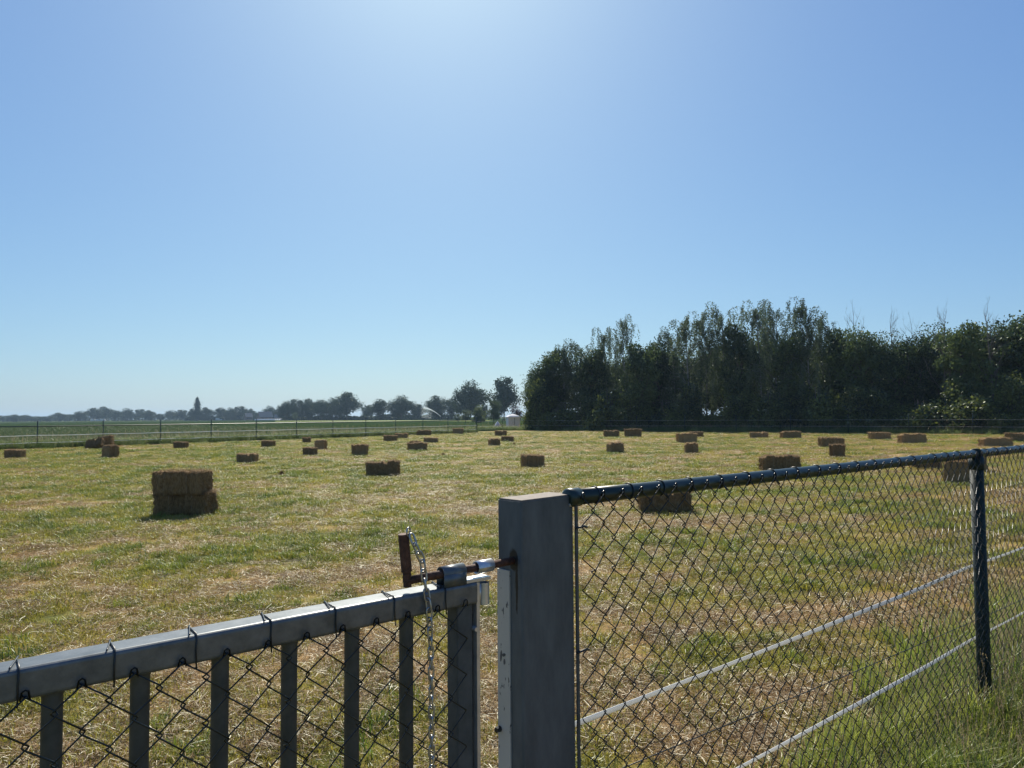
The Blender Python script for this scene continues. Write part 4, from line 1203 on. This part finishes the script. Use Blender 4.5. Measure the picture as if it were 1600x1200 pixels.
canopy = [(836, 592, 'broad', 3.2), (848, 562, 'broad', 4.6), (862, 548, 'broad', 5.4), (882, 545, 'birch', 5), (906, 540, 'birch', 5), (926, 547, 'broad', 5), (945, 522, 'birch', 3.6), (977, 504, 'birch', 4.2),
          (1003, 537, 'broad', 5), (1030, 530, 'broad', 5.5), (1052, 522, 'birch', 4.4), (1078, 503, 'birch', 4.4), (1102, 498, 'birch', 4.6), (1130, 486, 'birch', 4.8), (1158, 507, 'broad', 4.4), (1188, 480, 'birch', 4.6), (1214, 488, 'birch', 4.2),
          (1238, 520, 'broad', 4.4), (1262, 477, 'birch', 4.2), (1288, 500, 'birch', 3.6), (1312, 514, 'broad', 4.6), (1345, 511, 'broad', 5.2), (1378, 514, 'broad', 5.0), (1408, 534, 'broad', 4.4), (1440, 522, 'broad', 4.6), (1478, 500, 'broad', 5.2), (1507, 507, 'broad', 4.6), (1540, 506, 'broad', 4.8), (1572, 496, 'broad', 5.4), (1604, 488, 'broad', 5.6), (1640, 500, 'broad', 5.6)]
WOODG = 'canopy trees of the wood'
nb = nt = 0
for k, (px, yt, kd, W) in enumerate(canopy):
    P = wood_pt(px, random.uniform(1.5, 6.0)); H = height_for(px, yt, P.y)
    if kd == 'birch':
        tree('birch_tree', 'birch', k, P, H * 1.02, W, f'weeping birch with airy hanging twigs, {ORD[nb]} birch counted from the tents', 'tree', WOODG); nb += 1
    else:
        tree('broadleaf_tree', 'broad', k, P, H * 1.06, W, f'dense dark broadleaf tree, {ORD[nt]} broadleaf of the wood counted from the tents', 'tree', WOODG); nt += 1
for k in range(24):
    px = 850 + k * 33; P = wood_pt(px, random.uniform(9, 13)); H = min(height_for(px, np.interp(px, [850, 1000, 1260, 1450, 1640], [575, 545, 520, 545, 520]), P.y), 11)
    tree('broadleaf_tree', 'broad', k, P, H, 6.5, 'dark broadleaf tree deep inside the wood behind its front rows', 'tree', 'inner trees of the wood')
for k in range(30):
    px = 842 + k * 27.5 + random.uniform(-6, 6); P = wood_pt(px, random.uniform(-0.6, 1.2)); yt = random.uniform(585, 640)
    H = min(max(height_for(px, yt, P.y), 2.0), 5.4)
    tree('shrub', 'shrub', k, P, H, random.uniform(3.4, 4.6), f'leafy dark shrub at the wood foot, {ORD[k]} shrub counted from the tents', 'shrub', 'shrubs along the wood foot')
for k, (px, yt) in enumerate([(1342, 487), (1398, 492), (1433, 503), (1482, 487), (1549, 483)]):
    P = wood_pt(px, 2.2 if px in (1482, 1549) else 4.0); H = height_for(px, yt, P.y)
    tree('bare_tree', 'bare', k, P, H, 3.0, f'leafless grey tree poking above the wood, {ORD[k]} bare one from the tents', 'tree', 'bare trees in the wood')

# trees far off
farlist = [(-14, 648, 20), (4, 649, 22), (22, 647, 24), (40, 648, 22), (58, 650, 22), (74, 650, 20), (92, 644, 22), (108, 647, 20), (126, 642, 20), (146, 637, 24), (163, 634, 26), (180, 641, 18), (198, 638, 20), (218, 639, 20), (233, 640, 18), (250, 646, 14), (268, 641, 20), (285, 640, 20)]
FL = 'hazy trees of the far tree line'
for k, (px, yt, wpx) in enumerate(farlist):
    Y = 690 + 25 * math.sin(k * 2.1); P = at_depth(px, 660, Y); P.z = 0
    tree('field_tree', 'far', k, P, height_for(px, yt, Y), wpx * px_at(Y) * 1.3, f'hazy far tree, {ORD[len(farlist) - 1 - k]} in the line counted outward from the tall poplar', 'tree', FL)
Y = 600; P = at_depth(308, 660, Y); P.z = 0
tree('poplar_tree', 'poplar', 0, P, height_for(308, 622, Y), 5.5, 'tall narrow poplar rising above the hazy far tree line', 'tree')
for k, (px, yt, wpx) in enumerate([(300, 638, 14), (322, 635, 24), (345, 636, 26), (360, 637, 20), (374, 634, 24), (391, 637, 18), (401, 644, 10), (421, 634, 22), (434, 640, 16)]):
    Y = 600; P = at_depth(px, 660, Y + 8 * (k % 3)); P.z = 0
    tree('field_tree', 'far', k + 1, P, height_for(px, yt, Y), wpx * px_at(Y) * 1.1, f'rounded hazy tree near the farm roofs, {ORD[k]} past the tall poplar', 'tree', 'trees around the farm roofs')
mids = [(447, 627, 24, 420), (463, 623, 26, 425), (482, 621, 30, 430), (502, 624, 30, 415), (520, 622, 26, 430), (541, 612, 42, 420), (574, 632, 20, 460), (593, 623, 28, 390), (627, 618, 36, 390), (654, 631, 22, 420), (683, 616, 34, 370), (706, 622, 26, 380), (735, 595, 46, 300), (787, 588, 42, 255)]
for k, (px, yt, wpx, Y) in enumerate(mids):
    P = at_depth(px, 660, Y); P.z = 0
    lab = f'dark rounded field tree, {ORD[k]} of the row running from farm roofs to the wood'
    if k == 13: lab = 'dark oval tree standing closest to the wood, above the tents'
    if k == 12: lab = 'biggest dark round tree, with a smaller tree at its foot'
    tree('field_tree', 'far', k, P, height_for(px, yt, Y), wpx * px_at(Y) * 1.3, lab, 'tree', 'round field trees between the farm and the wood')
for k, (px, yt, wpx, Y, kd, lab) in enumerate([(461, 643, 9, 380, 'pale', 'small pale conical bush in front of the dark field trees'), (716, 646, 12, 200, 'pale', 'low pale bush at the foot of the biggest round tree'), (728, 639, 20, 190, 'pale', 'pale green bush below the biggest round tree'),
        (748, 634, 26, 180, 'shrub', 'wide grey green thicket beyond the fence corner'), (772, 622, 26, 140, 'pale', 'pale willow bush between the oval tree and the tents'), (757, 631, 16, 230, 'far', 'rounded bush behind the pale willow'), (806, 634, 26, 118, 'red', 'dark copper leaved bush behind the white tents')]):
    P = at_depth(px, 660, Y); P.z = 0
    tree('bush', kd, k, P, height_for(px, yt, Y), wpx * px_at(Y) * 1.1, lab, 'bush')

# low hedge line below the far trees
def hedge(name, p0, p1, Y0, Y1, h, label, seed):
    rng = np.random.default_rng(seed); A = at_depth(p0, 660, Y0); B = at_depth(p1, 660, Y1)
    n = 5000; q = rng.random(n); hh = h * (0.55 + 0.45 * vnoise(q * 30, q * 0 + seed))
    C = np.stack([A.x + (B.x - A.x) * q, A.y + (B.y - A.y) * q + rng.normal(0, 1.5, n), np.abs(rng.random(n)) * hh], 1)
    o = obj(name, quad_mesh(name, leaves(C, 1.3, 0.9, rng), [M['leaf_far']])); tag(o, label, None, None, 'stuff')
hedge('hedge_undergrowth', -30, 300, 700, 690, 5.0, 'undergrowth below the hazy far tree line', 5)
hedge('field_hedge', 440, 712, 445, 405, 3.4, 'low hedge running behind the row of round field trees', 9)
hedge('farm_undergrowth', 290, 445, 612, 600, 4.5, 'undergrowth around the farm roofs', 6)

# ------------------------------------------------------------------ farm roofs, parked vans, cover sheet
M['roof'] = noise_mat('grey_roof_tiles', (0.12, 0.105, 0.095), (0.20, 0.18, 0.165), 3, 0.8)
M['brickwall'] = noise_mat('dark_brick', (0.12, 0.07, 0.055), (0.18, 0.10, 0.08), 4, 0.85)
M['dark_glass'] = noise_mat('dark_glass', (0.015, 0.02, 0.025), (0.03, 0.035, 0.04), 2, 0.15)
def house(px, Y, Wd, Dp, hw, hr, rz, label):
    P = at_depth(px, 660, Y); P.z = 0
    root = empty('farmhouse', P, R(rz)); tag(root, label, 'house', 'farm buildings beyond the crop')
    b = MB(); x, y = Wd / 2, Dp / 2
    b.add([(-x, -y, 0), (x, -y, 0), (x, y, 0), (-x, y, 0), (-x, -y, hw), (x, -y, hw), (x, y, hw), (-x, y, hw), (-x, 0, hw + hr - .15), (x, 0, hw + hr - .15)],
          [(0, 1, 5, 4), (2, 3, 7, 6), (1, 2, 6, 9, 5), (3, 0, 4, 8, 7)])
    b.build('wall', M['brickwall'], root)
    b = MB(); e = 0.4; t = 0.2
    for s in (-1, 1):
        v = [(-x - e, s * (y + e), hw - .3), (x + e, s * (y + e), hw - .3), (x + e, 0, hw + hr), (-x - e, 0, hw + hr)]
        b.add(v + [(a, c_, d - t) for a, c_, d in v], [(0, 1, 2, 3), (7, 6, 5, 4), (0, 4, 5, 1), (1, 5, 6, 2), (3, 2, 6, 7), (0, 3, 7, 4)])
    rf = b.build('roof', M['roof'], root)
    b = MB(); b.box((x * .5, 0.3, hw + hr), 0.7, 0.7, 1.4); b.build('chimney', M['brickwall'], rf)
    for q in (-.55, 0, .55):
        b = MB(); b.box((x * q, -y - 0.02, hw * .55), 1.0, 0.08, 1.1); b.build('window', M['dark_glass'], root)
house(388, 585, 5, 6, 3.0, 3.0, 35, 'small farmhouse half hidden among trees near the poplar')
house(414, 575, 10, 8, 2.8, 4.2, 35, 'biggest dark gabled farm building beyond the crop')
house(434, 570, 4.5, 5, 2.2, 2.4, 15, 'small low shed beside the dark field trees')
b = MB()
A, Bq = at_depth(398, 660, 500), at_depth(432, 660, 500)
for k in range(5):
    pts = [(A.x + (Bq.x - A.x) * q, 500 + k * 5 + 0.0, 0.5) for q in np.linspace(0, 1, 12)]
    b.tube(pts, 0.5, 8)
M['film'] = noise_mat('white_plastic_film', (0.6, 0.62, 0.62), (0.8, 0.8, 0.78), 1, 0.3)
tag(b.build('crop_cover', M['film'], None, True), 'bright white plastic cover lying at the far end of the crop', 'cover')
def van():
    root = empty('parked_van'); b = MB()
    prof = [(-2.4, .4), (2.3, .4), (2.4, 1.0), (1.7, 1.25), (1.2, 2.1), (-2.3, 2.2), (-2.4, 1.9)]
    n = len(prof)
    b.add([(x, -.9, z) for x, z in prof] + [(x, .9, z) for x, z in prof], [tuple(range(n)), tuple(range(2 * n - 1, n - 1, -1))] + [(k, n + k, n + (k + 1) % n, (k + 1) % n) for k in range(n)])
    b.build('body', M['white_paint'], root)
    for x in (-1.5, 1.5):
        for y in (-.85, .85):
            b = MB(); b.tube([(x, y - .1, .35), (x, y + .1, .35)], .35, 12); b.build('wheel', M['tie'], root)
    b = MB(); b.add([(1.68, -.92, 1.3), (1.25, -.92, 2.0), (.3, -.92, 2.0), (.3, -.92, 1.3), (1.68, .92, 1.3), (1.25, .92, 2.0), (.3, .92, 2.0), (.3, .92, 1.3)], [(0, 1, 2, 3), (7, 6, 5, 4), (0, 4, 5, 1), (1, 5, 6, 2), (2, 6, 7, 3), (3, 7, 4, 0)])
    b.build('window', M['dark_glass'], root)
    return root
v0 = van()
for k, (px, lab) in enumerate([(146, 'white parked van at the far tree line, beside the fence post'), (154, 'white parked van between two others at the far tree line'), (161, 'white parked van at the poplar end of the far row'), (342, 'white parked van just past the tall poplar')]):
    o = v0 if k == 0 else copy_tree(v0)
    P = at_depth(px, 660, 640 if px < 300 else 560); o.location = (P.x, P.y, 0); o.rotation_euler = (0, 0, R(8 * k))
    tag(o, lab, 'van', 'white vans parked far off')

# irrigation gun with its jet of water
P = at_depth(688.5, 660, 300); P.z = 0
ir = empty('irrigation_sprinkler', P); tag(ir, 'irrigation sprinkler throwing a white arc of water over the far meadow', 'sprinkler')
b = MB(); b.tube([(0, 0, 0), (0, 0, 1.4)], .08, 8)
for a in (0, 2.1, 4.2): b.tube([(0, 0, 1.0), (math.cos(a) * .8, math.sin(a) * .8, 0)], .05, 6)
b.build('stand', M['galv'], ir)
b = MB(); b.tube([(0.2, 0, 1.35), (-.9, 0, 1.9)], [.09, .05], 8); b.build('nozzle', M['galv'], ir)
def water_mat():
    m = bpy.data.materials.new('water_spray'); ns, ln = nodes_of(m); ns.remove(ns['Principled BSDF'])
    d = ns.new('ShaderNodeBsdfDiffuse'); d.inputs[0].default_value = (.8, .84, .87, 1)
    t = ns.new('ShaderNodeBsdfTranslucent'); t.inputs[0].default_value = (.8, .84, .87, 1)
    m1 = ns.new('ShaderNodeMixShader'); m1.inputs[0].default_value = .5
    ln.new(d.outputs[0], m1.inputs[1]); ln.new(t.outputs[0], m1.inputs[2]); ln.new(m1.outputs[0], ns['Material Output'].inputs[0])
    return m
rng = np.random.default_rng(8); n = 5200
q = rng.random(n); xx = -11.0 * q; zz = 1.8 + 7.0 * q * 1.0 - 4.6 * q * q * 1.0
L0 = px_at(300)
tx = -(26 * L0) * q; tz = 1.8 + 13.5 * L0 * (1.75 * q - 0.78 * q * q)
spread = 0.05 + 0.55 * q ** 2
C = np.stack([tx + rng.normal(0, 1, n) * spread * .6, rng.normal(0, 1, n) * spread, tz + rng.normal(0, 1, n) * spread * .5], 1)
fall = rng.random(1500); k_ = len(fall); qq = rng.uniform(.55, 1.15, k_)
C2 = np.stack([-(26 * L0) * qq + rng.normal(0, .3, k_), rng.normal(0, .8, k_), (1.8 + 13.5 * L0 * (1.75 * qq - .78 * qq * qq)) * (1 - fall * .8)], 1)
C = np.concatenate([C, C2])
obj('water_jet', quad_mesh('water_jet', leaves(C, .16, .05, rng, axis=np.array([-.6, 0, .2])), [water_mat()]), ir)

# tents beyond the fence corner
M['canvas'] = noise_mat('white_canvas', (0.55, 0.55, 0.56), (0.70, 0.70, 0.70), 3, 0.8)
M['canvas_pink'] = noise_mat('pinkish_canvas', (0.42, 0.36, 0.35), (0.52, 0.45, 0.43), 3, 0.8)
M['dark_gap'] = noise_mat('doorway_shade', (0.03, 0.03, 0.04), (0.05, 0.05, 0.06), 3, 0.9)  # near-black colour painted in for the shade inside the open doorway
Y = 92; P = at_depth(801.5, 660, Y); P.z = 0
tent = empty('pavilion_tent', P, R(14)); tag(tent, 'white peaked canvas tent with scalloped eaves and a dark doorway', 'tent', 'white tents beyond the fence corner')
w_, h_ = 0.72, 1.45
b = MB()
b.box((-w_ + .36, -w_, h_ / 2), .72, .03, h_); b.box((w_ - .33, -w_, h_ / 2), .66, .03, h_)
b.box((0, w_, h_ / 2), 2 * w_, .03, h_); b.box((-w_ - .016, 0, h_ / 2), .03, 2 * w_ - .04, h_); b.box((w_ + .016, 0, h_ / 2), .03, 2 * w_ - .04, h_)
b.build('wall', M['canvas'], tent)
b = MB(); N = 24; ring = []
for k in range(N):
    a = 2 * math.pi * k / N; m_ = max(abs(math.cos(a)), abs(math.sin(a))); ring.append((math.cos(a) / m_, math.sin(a) / m_))
lev = [(0.80, h_ - .12), (0.82, h_), (0.62, h_ + .16), (0.35, h_ + .26), (0.12, h_ + .36), (0.02, h_ + .44)]
for (r_, z_) in lev: b.v += [(x * r_, y * r_, z_ - (0.05 if (i % 2 and r_ == .80) else 0)) for i, (x, y) in enumerate(ring)]
for l in range(len(lev) - 1):
    for k in range(N): b.f.append((l * N + k, l * N + (k + 1) % N, (l + 1) * N + (k + 1) % N, (l + 1) * N + k))
b.f.append(tuple((len(lev) - 1) * N + k for k in range(N)))
b.build('roof', M['canvas'], tent)
b = MB(); b.box((0.04, -w_ + .05, h_ / 2), .2, .02, h_ - .02); b.build('doorway', M['dark_gap'], tent)
Y = 86; P = at_depth(777.5, 660, Y); P.z = 0
tn = empty('dome_tent', P, R(-8)); tag(tn, 'small white domed tent with a pinkish front beside the fence post', 'tent', 'white tents beyond the fence corner')
def dome(rx, ry, h, y0, m, name, prt):
    b = MB(); nu, nv = 20, 9
    for j in range(nv + 1):
        q = j / nv
        for k in range(nu):
            a = 2 * math.pi * k / nu; r_ = (1 - q ** 2.2)
            b.v.append((math.cos(a) * rx * r_, y0 + math.sin(a) * ry * r_, h * (q * 0.9 + 0.1 * q ** 3)))
    for j in range(nv):
        for k in range(nu): b.f.append((j * nu + k, j * nu + (k + 1) % nu, (j + 1) * nu + (k + 1) % nu, (j + 1) * nu + k))
    return b.build(name, m, prt, True)
dome(.45, .6, .98, 0, M['canvas'], 'shell', tn)
b = MB(); b.add([(-.26, -.56, .02), (.26, -.56, .02), (.2, -.5, .4), (0, -.40, .62), (-.2, -.5, .4), (-.26, -.5, .02), (.26, -.5, .02), (.2, -.42, .4), (0, -.3, .62), (-.2, -.42, .4)],
      [(0, 1, 2, 3, 4), (9, 8, 7, 6, 5), (0, 5, 6, 1), (1, 6, 7, 2), (2, 7, 8, 3), (3, 8, 9, 4), (4, 9, 5, 0)])
b.build('door_flap', M['canvas_pink'], tn)

# ------------------------------------------------------------------ haze
hb_ = MB(); hb_.box((0, 1940, 14.5), 8100, 4600, 31.5)
hz = bpy.data.materials.new('haze_air'); ns, ln = nodes_of(hz); ns.remove(ns['Principled BSDF'])
pv = ns.new('ShaderNodeVolumePrincipled'); pv.inputs['Color'].default_value = (0.55, 0.78, 1.0, 1); pv.inputs['Density'].default_value = 0.00021; pv.inputs['Anisotropy'].default_value = 0.2
ln.new(pv.outputs[0], ns['Material Output'].inputs['Volume'])
tag(hb_.build('haze', hz), kind='stuff')

# ------------------------------------------------------------------ render settings
scn.view_settings.view_transform = 'Standard'; scn.view_settings.look = 'None'
scn.view_settings.exposure = EXPO; scn.view_settings.gamma = 1.0; scn.view_settings.use_curve_mapping = False
cy = scn.cycles
cy.max_bounces = 6; cy.diffuse_bounces = 3; cy.glossy_bounces = 3; cy.transmission_bounces = 4; cy.transparent_max_bounces = 8; cy.volume_bounces = 0
cy.caustics_reflective = False; cy.caustics_refractive = False
cy.sample_clamp_indirect = 6
cy.use_denoising = True
